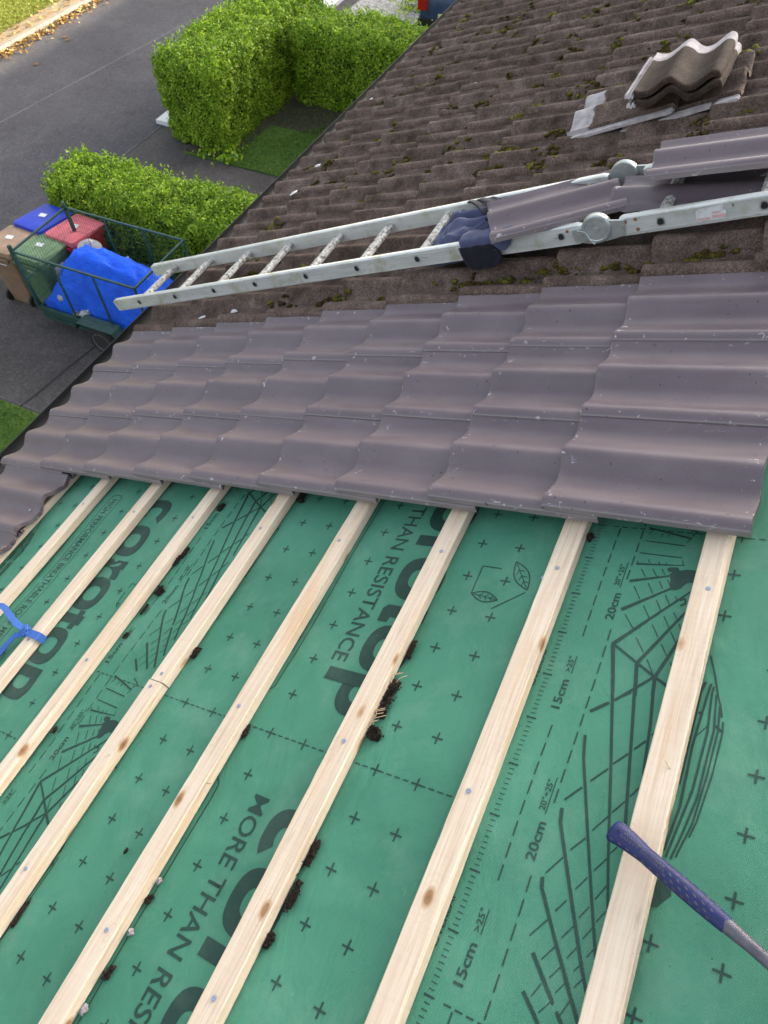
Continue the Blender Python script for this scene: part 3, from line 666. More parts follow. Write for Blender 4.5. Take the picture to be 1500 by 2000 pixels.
for (uu0, ww0, k) in [(2.0, 1.0, 12), (2.12, 1.02, 18), (1.86, .985, 18), (1.93, 1.0, 12), (1.73, 1.02, 6), (2.58, 1.02, 18), (2.52, 1.0, 8), (1.42, .99, 9), (1.2, .99, 5), (.95, 1.0, 6), (2.3, 1.03, 12), (2.2, .985, 5), (1.8, .94, 5), (2.36, .99, 5)]: cushion(uu0, ww0, 1.0, k)
tips = np.array(TIP)
o = scatter('moss', tips[:, :3], tips[:, 3:6], .0026, MAT['mosstip'], 8, tilt=.6, lw=.5); o.matrix_world = RM.copy()
o.data.attributes['rnd'].data.foreach_set('value', tips[:, 6].astype(np.float32)); tag(o, 'dark green and yellow moss tufts growing in the laps of the old tiles', 'moss', kind='stuff')
m.build('moss_cushions', MAT['moss'], o, sharp=0)

# ------------------------------------------------------------------ membrane with its print
def hm(u, w):
    q = .5 - .5 * math.cos(2 * math.pi * (w + .125) / .495)
    cr = 1 - abs(noise.noise(Vector((u * 2.2 + w * 1.1, w * 4.2 - u * 1.4, 6.1)))) * 5
    cr2 = 1 - abs(noise.noise(Vector((u * 4.1 - w * 2, w * 3.0 + u * 2.6, 2.2)))) * 6
    return -.0065 * q + .0016 * noise.noise(Vector((u * 2.6, w * 3.4, 1.3))) + (.0020 * max(0, cr) ** 2 + .0014 * max(0, cr2) ** 2) * (.25 + q)
INK = {}
def seg(L, a, b, w0, w1=None):
    """tapered line from a to b, full widths w0 and w1, cut into short pieces"""
    w1 = w0 if w1 is None else w1; ax, ay = a; bx, by = b; d = math.hypot(bx - ax, by - ay)
    if d < 1e-6: return
    nx, ny = -(by - ay) / d, (bx - ax) / d; n = max(1, int(d / .03)); v = []
    for k in range(n + 1):
        t = k / n; h = (w0 + (w1 - w0) * t) / 2; x, y = ax + (bx - ax) * t, ay + (by - ay) * t; v += [(x + nx * h, y + ny * h), (x - nx * h, y - ny * h)]
    L.append((v, [(2 * k, 2 * k + 1, 2 * k + 3, 2 * k + 2) for k in range(n)]))
def poly(L, pts): L.append((list(pts), [tuple(range(len(pts)))]))
def ring(L, cx, cy, rx, ry, st, a0=0, a1=360, n=28, p=2.6, sty=None):
    """superellipse ring, cx cy in glyph coordinates"""
    sty = sty or st; v = []
    m_ = n if a1 - a0 < 360 else n + 1
    for k in range(n + 1):
        a = rad(a0 + (a1 - a0) * k / n); c, s = math.cos(a), math.sin(a)
        sx = math.copysign(abs(c) ** (2 / p), c); sy = math.copysign(abs(s) ** (2 / p), s)
        v += [(cx + rx * sx, cy + ry * sy), (cx + (rx - st) * sx, cy + (ry - sty) * sy)]
    L.append((v, [(2 * k, 2 * k + 1, 2 * k + 3, 2 * k + 2) for k in range(n)]))
_T = {}
def text2d(s, bold=0.0):
    if (s, bold) in _T: return _T[(s, bold)]
    cu = bpy.data.curves.new('t', 'FONT'); cu.body = s; cu.size = 1; cu.offset = bold; cu.resolution_u = 3
    ob = bpy.data.objects.new('t', cu); COL.objects.link(ob); dg = bpy.context.evaluated_depsgraph_get(); dg.update()
    me = bpy.data.meshes.new_from_object(ob.evaluated_get(dg)); v = np.array([q.co[:2] for q in me.vertices]); f = [tuple(q.vertices) for q in me.polygons]
    bpy.data.objects.remove(ob); bpy.data.curves.remove(cu); bpy.data.meshes.remove(me)
    v[:, 0] -= v[:, 0].min(); _T[(s, bold)] = (v, f); return v, f
def text(L, s, u, w, d, height, length, bold=0.0):
    """d=-1: reads towards -w with tops up the slope; d=+1: reads towards +w with tops down the slope. u = base line, height = cap height"""
    v, f = text2d(s, bold); cap = .69; k = length / v[:, 0].max(); q = height / cap
    L.append(([(u - d * y * q, w + d * x * k) for x, y in v], f))
# figure of rafters and tiling battens, measured on the upper sheet (u, w)
C_ = np.array([3.0416995, -0.9855839, 1.2444179])
def unp(px, py):
    dv = RC.T @ np.array([(px - 750) / F, (py - 1000) / F, 1]); t = -C_[2] / dv[2]; q = C_ + t * dv; return (q[0], q[1])
A5 = lambda x, y: unp(1180 + x / 5, 1000 + y / 5)
A3 = lambda x, y: unp(1040 + x / 3.0762, 1350 + y / 3.0762)
FIG = []
def fig(fn, pts, w, w1=None):
    w = w * 1.12; w1 = w1 if w1 is None else w1 * 1.12
    q = [fn(*p) for p in pts]; m_ = len(q) - 1
    for k in range(m_):
        a = w if w1 is None else w + (w1 - w) * k / m_; b = w if w1 is None else w + (w1 - w) * (k + 1) / m_
        seg(FIG, q[k], q[k + 1], a, b)
fig(A5, [(440, 148), (855, 258)], .0042); fig(A5, [(405, 280), (795, 332)], .0026); fig(A5, [(350, 400), (765, 452)], .0024); fig(A5, [(315, 510), (790, 528)], .0042, .0018)
fig(A5, [(250, 680), (650, 628)], .0060, .0030); fig(A5, [(170, 955), (660, 750)], .0070, .0035); fig(A5, [(80, 1285), (870, 770)], .0070, .0028)
fig(A5, [(320, 1460), (830, 950)], .0062, .004); fig(A5, [(490, 1600), (745, 1225)], .0060, .0044)
fig(A5, [(100, 1290), (490, 1600), (640, 1710)], .0038, .0055); fig(A5, [(480, 1600), (100, 1825)], .0045); fig(A5, [(45, 1850), (-140, 1940)], .0055)
for a in [(365, 560, 405, 640), (475, 558, 515, 635), (565, 560, 595, 618), (295, 730, 350, 855), (432, 700, 475, 800), (540, 682, 573, 757), (620, 670, 640, 715), (205, 1000, 285, 1140), (385, 915, 440, 1035), (510, 862, 555, 965),
          (600, 818, 640, 912), (695, 830, 715, 868), (310, 1218, 380, 1360), (470, 1100, 525, 1220), (585, 1020, 635, 1135), (678, 985, 712, 1050), (415, 1430, 480, 1590), (555, 1280, 610, 1400), (650, 1170, 700, 1280), (730, 1098, 760, 1170),
          (640, 1460, 670, 1530), (430, 465, 450, 500), (535, 490, 545, 515), (600, 495, 610, 515), (765, 480, 775, 520), (475, 180, 435, 215), (575, 205, 555, 240), (640, 215, 625, 240), (840, 262, 810, 300), (325, 480, 335, 510)]:
    fig(A5, [a[:2], a[2:]], .0016)
fig(A5, [(800, 145), (910, 190), (860, 235)], .0026)
poly(FIG, [A5(*q) for q in [(622, 555), (650, 545), (725, 548), (740, 580), (800, 570), (880, 575), (930, 592), (890, 700), (830, 695), (790, 715), (750, 750), (700, 770), (650, 765), (640, 720), (650, 660), (635, 612), (670, 600), (622, 582)]])
fig(A5, [(740, 870), (790, 850), (795, 900), (745, 920)], .003)
V = [[(478, 0), (470, 500), (455, 1060), (450, 1310)], [(610, 0), (590, 330), (560, 780), (540, 1100)], [(722, 0), (705, 200), (665, 500)], [(316, 262), (308, 400), (325, 700), (355, 1250), (375, 1610)],
     [(180, 705), (170, 790), (240, 1300), (290, 1650), (325, 1830)], [(60, 1115), (55, 1180), (130, 1480), (270, 2000)], [(0, 1570), (90, 1800), (170, 2000)], [(-60, 1800), (0, 1930), (30, 2000)]]
for q, (a, b) in zip(V, [(.0050, .0030), (.0052, .0040), (.0050, .0040), (.0046, .0038), (.0055, .0044), (.0056, .0046), (.0056, .005), (.005, .005)]): fig(A3, q, a, b)
fig(A3, [(478, 0), (480, -120)], .005); fig(A3, [(610, 0), (615, -60)], .005)
fig(A5, [(85, 1285), (80, 1750)], .0068, .0055); fig(A5, [(315, 1470), (296, 1780)], .0062); fig(A5, [(490, 1610), (468, 1780)], .0056)
for row, wd_ in (([(195, 655, 300, 580), (350, 540, 455, 465), (485, 435, 575, 372), (610, 345, 680, 295), (715, 260, 740, 240), (360, 115, 458, 62), (480, 50, 590, 0)], .0030),
                 ([(80, 1092, 185, 1000), (230, 955, 320, 885), (362, 838, 455, 755), (480, 730, 555, 665), (585, 635, 640, 580)], .0022),
                 ([(-20, 1465, 90, 1370), (135, 1320, 205, 1255), (258, 1190, 332, 1120), (370, 1080, 452, 1005), (470, 975, 510, 940)], .0018),
                 ([(52, 1608, 135, 1530), (172, 1480, 245, 1410), (277, 1360, 340, 1295), (375, 1250, 445, 1170)], .0016),
                 ([(-10, 1830, 50, 1755), (98, 1720, 165, 1655), (203, 1600, 270, 1530), (298, 1485, 358, 1420), (380, 1385, 440, 1320)], .0014),
                 ([(32, 1930, 105, 1865), (135, 1810, 200, 1745), (243, 1680, 300, 1625), (320, 1595, 362, 1550), (150, 1960, 235, 1840), (245, 1780, 310, 1715)], .0013)):
    for a in row: fig(A3, [a[:2], a[2:]], wd_)
for q, wd_ in (([(1040, -60), (1010, 0), (880, 560)], .0045), ([(1075, -50), (1050, 20), (960, 330), (885, 700), (790, 960)], .0036), ([(1090, -30), (1080, 0), (1050, 250), (960, 600), (860, 850), (800, 1000)], .0032), ([(1105, 20), (1090, 230), (990, 640), (900, 860), (830, 1010)], .0030),
               ([(1125, 90), (1115, 230), (1050, 500), (960, 800), (860, 1000)], .0026), ([(1145, 180), (1140, 250), (1080, 500), (985, 790), (940, 880)], .0022), ([(1000, 120), (1145, 245)], .0040), ([(980, 270), (1060, 200)], .0018)): fig(A3, q, wd_)
fig(A5, [(1040, 1400), (1070, 1530), (1090, 1640), (1110, 1780), (1135, 1880), (1150, 2000)], .0026)
poly(FIG, [A3(*q) for q in [(700, 1170), (760, 1130), (835, 1200), (830, 1235), (800, 1255), (745, 1300), (710, 1295), (690, 1240)]])
def sheet_print(E, ph, w_lo, w_hi, box_ph, eL):
    """all print of one sheet. E = its lower edge, ph = w of a dashed cross row, box_ph = w where the boxed text starts"""
    L = []; PER = .98
    ks = range(-4, 4)
    # ruler
    w = math.floor(w_lo * 100) / 100; k = 0
    wt = ph - 3 * PER
    while wt < w_hi:
        big = round((wt - ph) / .0098) % 10 == 0
        if wt > w_lo: seg(L, (E + (.084 if not big else .079), wt), (E + .094 + (.004 if big else 0), wt), .0015 if not big else .0032)
        wt += .0098
    dv = lambda a: [q for q in a]
    for kk in ks:
        b = ph + kk * PER
        if b > w_hi + 1 or b < w_lo - 1.2: continue
        # dashed cross row
        u = E + .115
        while u < eL:
            seg(L, (u, b), (u + .013, b), .0026); u += .0195
        for h in (0, -.49):
            c = b + h
            text(L, '15cm', E + .134, c - .459 + .0, 1, .0165, .064, .018); text(L, '>25°', E + .130, c - .378, 1, .0105, .036, .012); seg(L, (E + .1335, c - .380), (E + .1335, c - .340), .0017)
            text(L, '20cm', E + .180, c - .246, 1, .0165, .066, .018); text(L, '20°÷25°', E + .170, c - .161, 1, .0105, .056, .012); seg(L, (E + .1735, c - .166), (E + .1735, c - .098), .0017)
            text(L, 'OVERLAP', E + .072, c - .425, 1, .010, .088, .01)
            for (uo, g0, g1) in ((.132, -.490, -.300), (.182, -.278, -.154)):
                w = c
                while w > c - .49 + .01:
                    if not (c + g0 < w - .016 < c + g1): seg(L, (E + uo, w - .004), (E + uo, w - .030), .0026)
                    w -= .0377
        # figure (measured on the upper sheet whose row is at .031)
        for (v, f) in FIG: L.append(([(x - 2.43 + E, y - .031 + b) for x, y in v], f))
        # crosses
        for q in range(10):
            w = b - q * .098
            for uo in (.39, .4875, .585, .775, 1.065, 1.162):
                if uo == .39 and .23 < (b - w) < .72: continue
                if uo == 1.162 and abs((w - (box_ph + kk * PER)) + .36) < .05: pass
                u = E + uo - .012 * (uo < .5 and E > 2)
                if u < E + .1 or u > eL - .02: continue
                seg(L, (u - .0125, w), (u + .0125, w), .0036); seg(L, (u, w - .0125), (u, w - .0018), .0036); seg(L, (u, w + .0018), (u, w + .0125), .0036)
            if q == 0: u = E + .8725; seg(L, (u, w - .0125), (u, w + .0125), .0036)
    for kk in ks:
        b = box_ph + kk * PER
        if b > w_hi + 1 or b < w_lo - 1.2: continue
        # boxed line of text
        x0, x1, y0, y1 = E + .655, E + .715, b + .001, b - .762; c = .013
        for (p, q) in (((x0 + c, y0), (x1 - c, y0)), ((x1, y0 - c), (x1, y1 + c)), ((x1 - c, y1), (x0 + c, y1)), ((x0, y1 + c), (x0, y0 - c)), ((x1 - c, y0), (x1, y0 - c)), ((x1, y1 + c), (x1 - c, y1)), ((x0 + c, y1), (x0, y1 + c)), ((x0, y0 - c), (x0 + c, y0))): seg(L, p, q, .0026)
        text(L, 'HIGH PERFORMANCE BREATHABLE ROOF MEMBRANE', E + .668, b - .02, -1, .033, .71, .006)
        text(L, 'MORE THAN RESISTANCE', E + .820, b - .0, -1, .040, .645, .006)
        # the maker's heavy word mark, drawn glyph by glyph
        ub, H = E + .885, .126; R_ = lambda *a, **k_: None
        g = []
        ring(g, .060, H / 2, .062, H / 2, .036, 52, 308, sty=.031); 
        ring(g, .184, H / 2, .065, H / 2, .036, sty=.031)
        poly(g, [(.266, 0), (.300, 0), (.300, .045), (.300, .090), (.300, .122), (.266, .122)]); g.append(([(.300, .055), (.300, .110), (.312, .118), (.326, .122), (.340, .122), (.340, .088), (.32, .085), (.308, .074)], [(0, 1, 2, 7), (2, 3, 4, 5, 6, 7)]))
        ring(g, .403, H / 2, .065, H / 2, .036, sty=.031)
        poly(g, [(.486, 0.012), (.498, 0), (.535, 0), (.535, .028), (.520, .030), (.520, .080), (.486, .080)]); poly(g, [(.468, .080), (.538, .080), (.538, .106), (.468, .106)]); poly(g, [(.486, .106), (.520, .106), (.520, .122), (.486, .122)])
        ring(g, .606, H / 2, .065, H / 2, .036, sty=.031)
        poly(g, [(.680, -.055), (.714, -.055), (.714, .124), (.680, .124)]); ring(g, .728, H / 2, .060, H / 2, .034, -118, 118, sty=.031)
        for (v, f) in g: L.append(([(ub + y, b - x * .975) for x, y in v], f))
        v, f = text2d('R', .01); L.append(([(E + .885 + .094 + y * .016, b - .745 - x * .016) for x, y in v], f)); ring_ = []; ring(ring_, .751, .100, .013, .013, .002, p=2); 
        for (v, f) in ring_: L.append(([(ub + y, b - x) for x, y in v], f))
        # little leaf and roll emblem
        q = lambda u, w_: (E + u, b + w_)
        o_ = .0
        w_ = b - .33 + o_
        def e(uu, ww): return (E - 1.19 + uu, ww - .185 + w_ + .0)
        lp = lambda uu, ww: (uu - 1.19 + E, ww + .777 + b - PER + (0))
        pts = [(2.33, -.127), (2.282, -.127), (2.283, -.205)]
        for a_, c_ in zip(pts[:-1], pts[1:]): seg(L, lp(*a_), lp(*c_), .0026)
        def leaf(p0, p1, wd_):
            d = (p1[0] - p0[0], p1[1] - p0[1]); l = math.hypot(*d); nx, ny = -d[1] / l, d[0] / l; prev = None
            for sgn in (1, -1):
                pr = p0
                for k in range(1, 9):
                    t = k / 8; hh = math.sin(math.pi * t) * wd_ * sgn; cu_ = (p0[0] + d[0] * t + nx * hh, p0[1] + d[1] * t + ny * hh); seg(L, lp(*pr), lp(*cu_), .0026); pr = cu_
            seg(L, lp(p0[0] + d[0] * .08, p0[1] + d[1] * .08), lp(p0[0] + d[0] * .92, p0[1] + d[1] * .92), .0018)
            for t in (.3, .5, .7):
                a_ = (p0[0] + d[0] * t, p0[1] + d[1] * t)
                seg(L, lp(*a_), lp(a_[0] + nx * wd_ * .6 + d[0] * .12, a_[1] + ny * wd_ * .6 + d[1] * .12), .0016); seg(L, lp(*a_), lp(a_[0] - nx * wd_ * .6 + d[0] * .12, a_[1] - ny * wd_ * .6 + d[1] * .12), .0016)
        leaf((2.283, -.205), (2.352, -.212), .013); leaf((2.358, -.102), (2.41, -.175), .017)
        seg(L, lp(2.345, -.236), lp(2.408, -.182), .0026)
    return L
def clip_print(L, u0, u1, w0, w1):
    out = []
    for v, f in L:
        xs = [p[0] for p in v]; ys = [p[1] for p in v]
        if min(xs) > u1 or max(xs) < u0 or min(ys) > w1 or max(ys) < w0: continue
        if max(xs) <= u1 and min(xs) >= u0: out.append((v, f)); continue
        ok = [q for q in f if all(u0 <= v[i][0] <= u1 for i in q)]
        if ok: out.append((v, ok))
    return out
def membrane(E, E1, ph, bph, z0, w_lo, w_hi, label):
    du = .012; nu = int((E1 - E) / du) + 1; nw = int((w_hi - w_lo) / .012) + 1; V_ = []; f = []
    def hz(u, w):
        t = min(1, max(0, (u - E) / .25)); return hm(u, w) + z0 + .0016 * (1 - t)
    for a in range(nu + 1):
        for b in range(nw + 1):
            u = E + (E1 - E) * a / nu; w = w_lo + (w_hi - w_lo) * b / nw; V_.append((u, w, hz(u, w)))
    K = nw + 1
    for a in range(nu):
        for b in range(nw): f.append((a * K + b, (a + 1) * K + b, (a + 1) * K + b + 1, a * K + b + 1))
    idx = [0] * len(f)
    n0 = len(V_)
    for b in range(nw + 1): w = w_lo + (w_hi - w_lo) * b / nw; V_.append((E, w, hz(E, w) - .0012))
    for b in range(nw): f.append((b, b + 1, n0 + b + 1, n0 + b)); idx.append(0)
    for v, fs in clip_print(sheet_print(E, ph, w_lo, w_hi, bph, E1), E + .001, E1 - .01, w_lo, w_hi):
        n = len(V_); V_ += [(x, y, hz(x, y) + .0009) for x, y in v]; f += [tuple(n + i for i in q) for q in fs]; idx += [1] * len(fs)
    o = link('membrane_sheet', mesh('membrane_sheet', V_, f, [MAT['mem'], MAT['ink']], idx, sharp=0), mw=RM.copy()); tag(o, label, 'membrane', 'overlapping green membrane sheets'); return o
membrane(.078, 1.36, .092, -.035, 0, -2.6, .95, 'green roofing membrane sheet nearest the eaves, printed with boxed high performance lettering')
membrane(1.19, 2.62, -.65, -.777, .0006, -2.6, .95, 'middle green roofing membrane sheet, printed with the large dark word mark')
membrane(2.43, 3.9, .031, -.30, .0012, -2.6, .95, 'upper green roofing membrane sheet at the right with large roof-frame drawing')
o = link('membrane_sheet', mesh('eaves_sheet', [(-.09, -2.6, .0), (.10, -2.6, -.001), (.10, .95, -.001), (-.09, .95, .0)], [(0, 1, 2, 3)], MAT['mem'])); o.matrix_world = RM.copy(); tag(o, 'narrow strip of green membrane tucked under the lowest tiles at the gutter', 'membrane', 'overlapping green membrane sheets')

# ------------------------------------------------------------------ battens
def batten(u, w0, w1, seed, label, hgt=.025, wid=.052, z=.0035, dx=0, parts=()):
    n = int((w1 - w0) / .03); V_ = []; f = []; r = random.Random(seed)
    for k in range(n + 1):
        w = w0 + (w1 - w0) * k / n
        j = lambda c, q, a: noise.noise(Vector((w * c, seed * 7.1, q))) * a
        wn = max(0, noise.noise(Vector((w * 1.7, seed * 3.3, 9))) - .12) * .018     # bark-side wane on the far edge
        u0 = j(3, 1, .0015) + j(30, 2, .0006); u1 = wid + j(3, 3, .0015) + j(30, 4, .0006); h = hgt + j(2.2, 5, .0012); c = .0016 + abs(j(24, 6, .0015)); sw = j(.8, 8, .003)
        V_ += [(u0 + sw, w - w0, z), (u0 + sw, w - w0, z + h - c), (u0 + c + sw, w - w0, z + h), (u1 - c - wn + sw, w - w0, z + h + j(20, 7, .0004)), (u1 + sw - wn * .25, w - w0, z + h - c - wn * .7), (u1 + sw, w - w0, z)]
    for k in range(n):
        for q in range(6): a = k * 6 + q; b = k * 6 + (q + 1) % 6; f.append((a, a + 6, b + 6, b))
    f += [(0, 1, 2, 3, 4, 5), tuple(n * 6 + q for q in (5, 4, 3, 2, 1, 0))]
    root = link('timber_batten', mesh('timber_batten', V_, f, MAT['wood'], sharp=35), mw=roof(u, w0)); tag(root, label, 'batten', 'timber battens nailed across the membrane')
    for (nu_, nw_, bl) in parts:
        m = MB(); m.lathe([(.0050, 0), (.0048, .0009), (.0036, .0013), (.001, .0010)], 12); m.build('nail_head', MAT['nail'] if 'nail' in MAT else MAT['galv'], root).matrix_local = Matrix.Translation((nu_ - u, nw_ - w0, z + hgt + .0004))
    return root
MAT['nail'] = simple('nail_zinc', (.30, .33, .44), .35, metal=.5, var=.15, sc=200, bump=0)
BL = ['at the eaves under the ragged tile heads', 'nearest the ragged eaves tiles, leftmost bare one', 'wrapped by the blue strap', 'crowded by dark dirt crumbs, between strap and butt joint', '', 'with a reddish split knot just below the tiles', 'with the large clump of dirt beside it', 'between the leaf emblem and the ruler print', 'under the blue hammer grip']
RAFT = (-.12, -.63, -1.11)
for i in range(1, 9):
    u = i * G + .341
    if i == 4: continue
    parts = [(u + .026 + random.uniform(-.006, .006), w + random.uniform(-.008, .008), 0) for w in RAFT]
    batten(u, -2.6, .93, i, 'pale timber batten ' + BL[i], parts=parts)
for i, lb in ((9, 'first'), (10, 'second'), (11, 'third')): batten(i * G + .341, -2.6, .88, i, 'pale timber batten past the right edge of the photo, %s above the hammer' % lb, parts=[(i * G + .367, w, 0) for w in RAFT])
u = 4 * G + .341
batten(u, -2.6, -.632, 41, 'pale timber batten below the butt joint, running to the bottom left corner', parts=[(u + .02, -.648, 0), (u + .023, -1.108, 0)])
batten(u + .001, -.630, .93, 42, 'pale timber batten above the butt joint, with an orange knot', parts=[(u + .028, -.609, 0), (u + .024, -.12, 0)])
batten(.392, -2.6, .93, 10, 'pale timber batten ' + BL[0], parts=())
# nail in the tiles and membrane
for (u_, w_, z_, lb) in ((2.77, .392, surf(2.70, .39) - .022, 'shiny nail head in the new tile at the right edge'), (.408 + .0, -.183, prof_z(.117) - KT * .37 + .0012, 'shiny nail head in the ragged new tile at the left edge'), (2.436, -.138, .004, 'blue-grey nail head in the membrane beside a batten')):
    m = MB(); m.lathe([(.0052, -.006), (.0052, .0012), (.0036, .0018), (.001, .002)], 12); o = m.build('nail', MAT['galv'] if z_ > .01 else MAT['nail'], mw=roof(u_, w_, z_)); tag(o, lb, 'nail')

# ------------------------------------------------------------------ crumbs of dirt and stones along the battens
DB = [(2.205, -.505, .020, .050, 1, 'largest clump of dark dirt with straw in it, beside a batten'), (2.213, -.583, .022, .016, 1, 'dark dirt crumb just below the largest clump'), (2.206, -.38, .008, .026, 1, 'thin dark dirt crumb above the largest clump'),
      (2.207, -.835, .010, .026, 1, 'mossy dark crumb beside the large printed letter o'), (2.211, -.912, .012, .030, 1, 'long dark dirt crumb low down beside the batten'), (2.207, -.992, .010, .014, 1, 'round mossy dirt crumb near the bottom centre'),
      (1.907, -1.036, .008, .009, 1, 'small brown moss ball on the boxed line print'), (1.911, -1.17, .010, .014, 1, 'brown mossy crumb beside the batten near the bottom left'), (1.906, -1.236, .009, .013, 2, 'violet-grey stone chip at the bottom edge'),
      (1.909, -1.098, .008, .011, 2, 'grey stone chip beside a batten, between two brown crumbs'), (1.906, -1.001, .006, .009, 2, 'pale grey stone chip beside the capital letters'), (1.902, -.666, .007, .018, 1, 'dark crumb where the batten meets the dashed row'),
      (1.300, -.262, .010, .024, 1, 'dark dirt crumb on the lower side of the row beside the dirty batten'), (1.308, -.228, .009, .020, 1, 'dark dirt crumb touching the dirty batten, upper of a pair'), (1.316, -.041, .013, .016, 1, 'dark dirt crumb next to the topmost printed measure'),
      (1.318, -.372, .014, .018, 1, 'round dark crumb on the dashed lap line'), (1.312, -.44, .006, .020, 1, 'thin dark crumb in the middle of the dirty batten'), (1.316, -.532, .008, .010, 1, 'small dark crumb above the printed measure'),
      (1.607, -.524, .011, .018, 1, 'brown crumb beside the batten above its butt joint'), (1.777, -.985, .004, .005, 1, 'tiny dark speck of dirt alone between the crosses'), (1.606, -1.18, .006, .03, 1, 'long dark crumb under the batten at the left edge'),
      (1.312, -.829, .006, .010, 1, 'small dark crumb far left below the printed measure'), (2.505, -.012, .009, .012, 1, 'small dark crumb just under the new tiles beside a batten'), (1.612, .035, .016, .03, 1, 'dark crumb in the shade right under the new tiles')]
for k, (u_, w_, ru, rw, ty, lb) in enumerate(DB):
    m = MB(); r = random.Random(k)
    if ty == 1:
        for q in range(4): m.blob((r.gauss(0, .2) * ru, (q - 1.5) * rw * .42, .001), (ru * r.uniform(.35, .6), rw * r.uniform(.2, .35), min(ru, .014) * r.uniform(.3, .6)), k + q * 3, .8, 3, fr=4)
        for q in range(int(40 + 4600 * (ru + rw))):
            s_ = r.choice((.0009, .0012, .0016, .0022, .0030)) * r.uniform(.7, 1.1); m.blob((r.gauss(0, .36) * ru + ru * .1, r.choice((-.55, -.2, .1, .5)) * rw + r.gauss(0, .2) * rw, abs(r.gauss(0, .25)) * min(ru, .014) + .002), (s_ * r.uniform(.6, 1.5), s_ * r.uniform(.6, 1.5), s_ * .6), r.uniform(0, 60), .5, 1, fr=2.4)
        o = m.build('dirt_clump', MAT['dirt'], mw=roof(u_, w_, .002), sharp=0); tag(o, lb, 'dirt')
        if k == 0:
            s = MB()
            for q in range(9): a = r.uniform(-.6, .9); l = r.uniform(.012, .03); x, y = r.uniform(-.012, .018), r.uniform(-.075, -.03) if q < 6 else .05; s.tube([(x - l * math.sin(a) * .5, y - l * .5, .010), (x, y, .015), (x + l * math.cos(a) * .8, y + l * .5, .012)], .0007, 5)
            s.build('straw', MAT['straw'], o)
    else:
        m.blob((0, 0, .004), (ru * .7, rw * .7, .006), k, .5, 2, fr=2.); o = m.build('stone_chip', MAT['stone'], mw=roof(u_, w_, .002)); tag(o, lb, 'stone')
WB = [(.205, 2.44, 'white chip lying on the old tiles near the gutter'), (.24, 2.12, 'flat white chip on the old tiles below another by the gutter'), (.05, 3.42, 'white chip at the very edge of the old roof'), (.62, 1.0, 'long white flake on an old tile below the ladder end'), (.42, .98, 'white splash by the gutter, just above the new tiles'), (.95, 3.1, 'small pale shell-like chip in the middle of the old roof')]
for k, (u_, w_, lb) in enumerate(WB):
    m = MB(); m.blob((0, 0, 0), (.022, .012, .005), k + 3, .5, 2, fr=2.); o = m.build('white_chip', MAT['white'], mw=roof(u_, w_, surf(u_, w_) + .005, k)); tag(o, lb, 'chip')
# splinters and shavings
for k, (u_, w_, lb) in enumerate([(2.79, -.51, 'thin wood splinter standing off the batten under the hammer'), (1.59, -.82, 'pale wood splinter on the batten left of the crosses'), (1.895, -.80, 'short pale splinter beside the box line print')]):
    m = MB(); m.tube([(0, 0, 0), (.012, .006, .004), (.021, .016, .012)], [.0012, .001, .0003], 5); o = m.build('wood_splinter', MAT['straw'], mw=roof(u_, w_, .024, k * 2.1 + 1.5)); tag(o, lb, 'splinter')

# ------------------------------------------------------------------ blue strap tied round a batten
def ribbon(m, pts, wd, th, nrm):
    pts = [Vector(p) for p in pts]; n = len(pts); base = len(m.v)
    for k, p in enumerate(pts):
        t = (pts[min(k + 1, n - 1)] - pts[max(k - 1, 0)]).normalized(); nv = Vector(nrm[k]) if isinstance(nrm[0], (list, tuple)) else Vector(nrm); b = t.cross(nv).normalized(); nv = b.cross(t).normalized()
        w_ = wd[k] if isinstance(wd, (list, tuple)) else wd
        for (q, s_) in ((-1, 1), (1, 1), (1, -1), (-1, -1)): m.v.append(tuple(p + b * w_ * .5 * q + nv * th * .5 * s_))
    for k in range(n - 1):
        for q in range(4): a = base + k * 4 + q; b = base + k * 4 + (q + 1) % 4; m.f.append((a, b, b + 4, a + 4)); m.i.append(0)
    m.f += [tuple(base + q for q in (3, 2, 1, 0)), tuple(base + (n - 1) * 4 + q for q in range(4))]; m.i += [0, 0]
st = empty('strap', roof(.96, -.618, .03)); tag(st, 'blue webbing strap knotted round a batten at the left edge', 'strap')
b0 = 2 * G + .341 - .96
m = MB(); hb = .0305 - .03
loop = [(b0 - .003, .002, -.026), (b0 - .004, .0, -.005), (b0 + .002, 0, .002), (b0 + .026, -.001, .003), (b0 + .050, -.001, .002), (b0 + .056, 0, -.004), (b0 + .057, .001, -.027)]
nr = [(-1, 0, 0), (-1, 0, .3), (-.5, 0, 1), (0, 0, 1), (.5, 0, 1), (1, 0, .3), (1, 0, 0)]
ribbon(m, loop, .024, .0022, nr); m.build('loop', MAT['strap'], st)
m = MB(); m.blob((b0 - .020, .002, -.002), (.022, .016, .012), 3, .3, 2); m.blob((b0 - .008, -.004, .002), (.014, .012, .010), 8, .3, 2); m.tube([(b0 - .030, .012, 0), (b0 - .016, .012, .010), (b0 - .002, .002, .010), (b0 - .008, -.012, .004)], .006, 8, sx=1.6); m.build('knot', MAT['strap'], st)
m = MB(); ribbon(m, [(b0 - .025, .004, .0), (b0 - .07, .012, .012), (b0 - .13, .03, .018), (b0 - .20, .05, .008), (b0 - .34, .07, -.012), (b0 - .5, .07, -.02)], .02, .002, (0, .35, 1)); m.build('tail', MAT['strap'], st)
m = MB(); ribbon(m, [(b0 - .02, -.004, -.004), (b0 - .05, -.022, .0), (b0 - .075, -.06, -.012), (b0 - .085, -.12, -.02), (b0 - .14, -.2, -.023), (b0 - .24, -.24, -.024)], .02, .002, (.3, 0, 1)); m.build('tail', MAT['strap'], st)

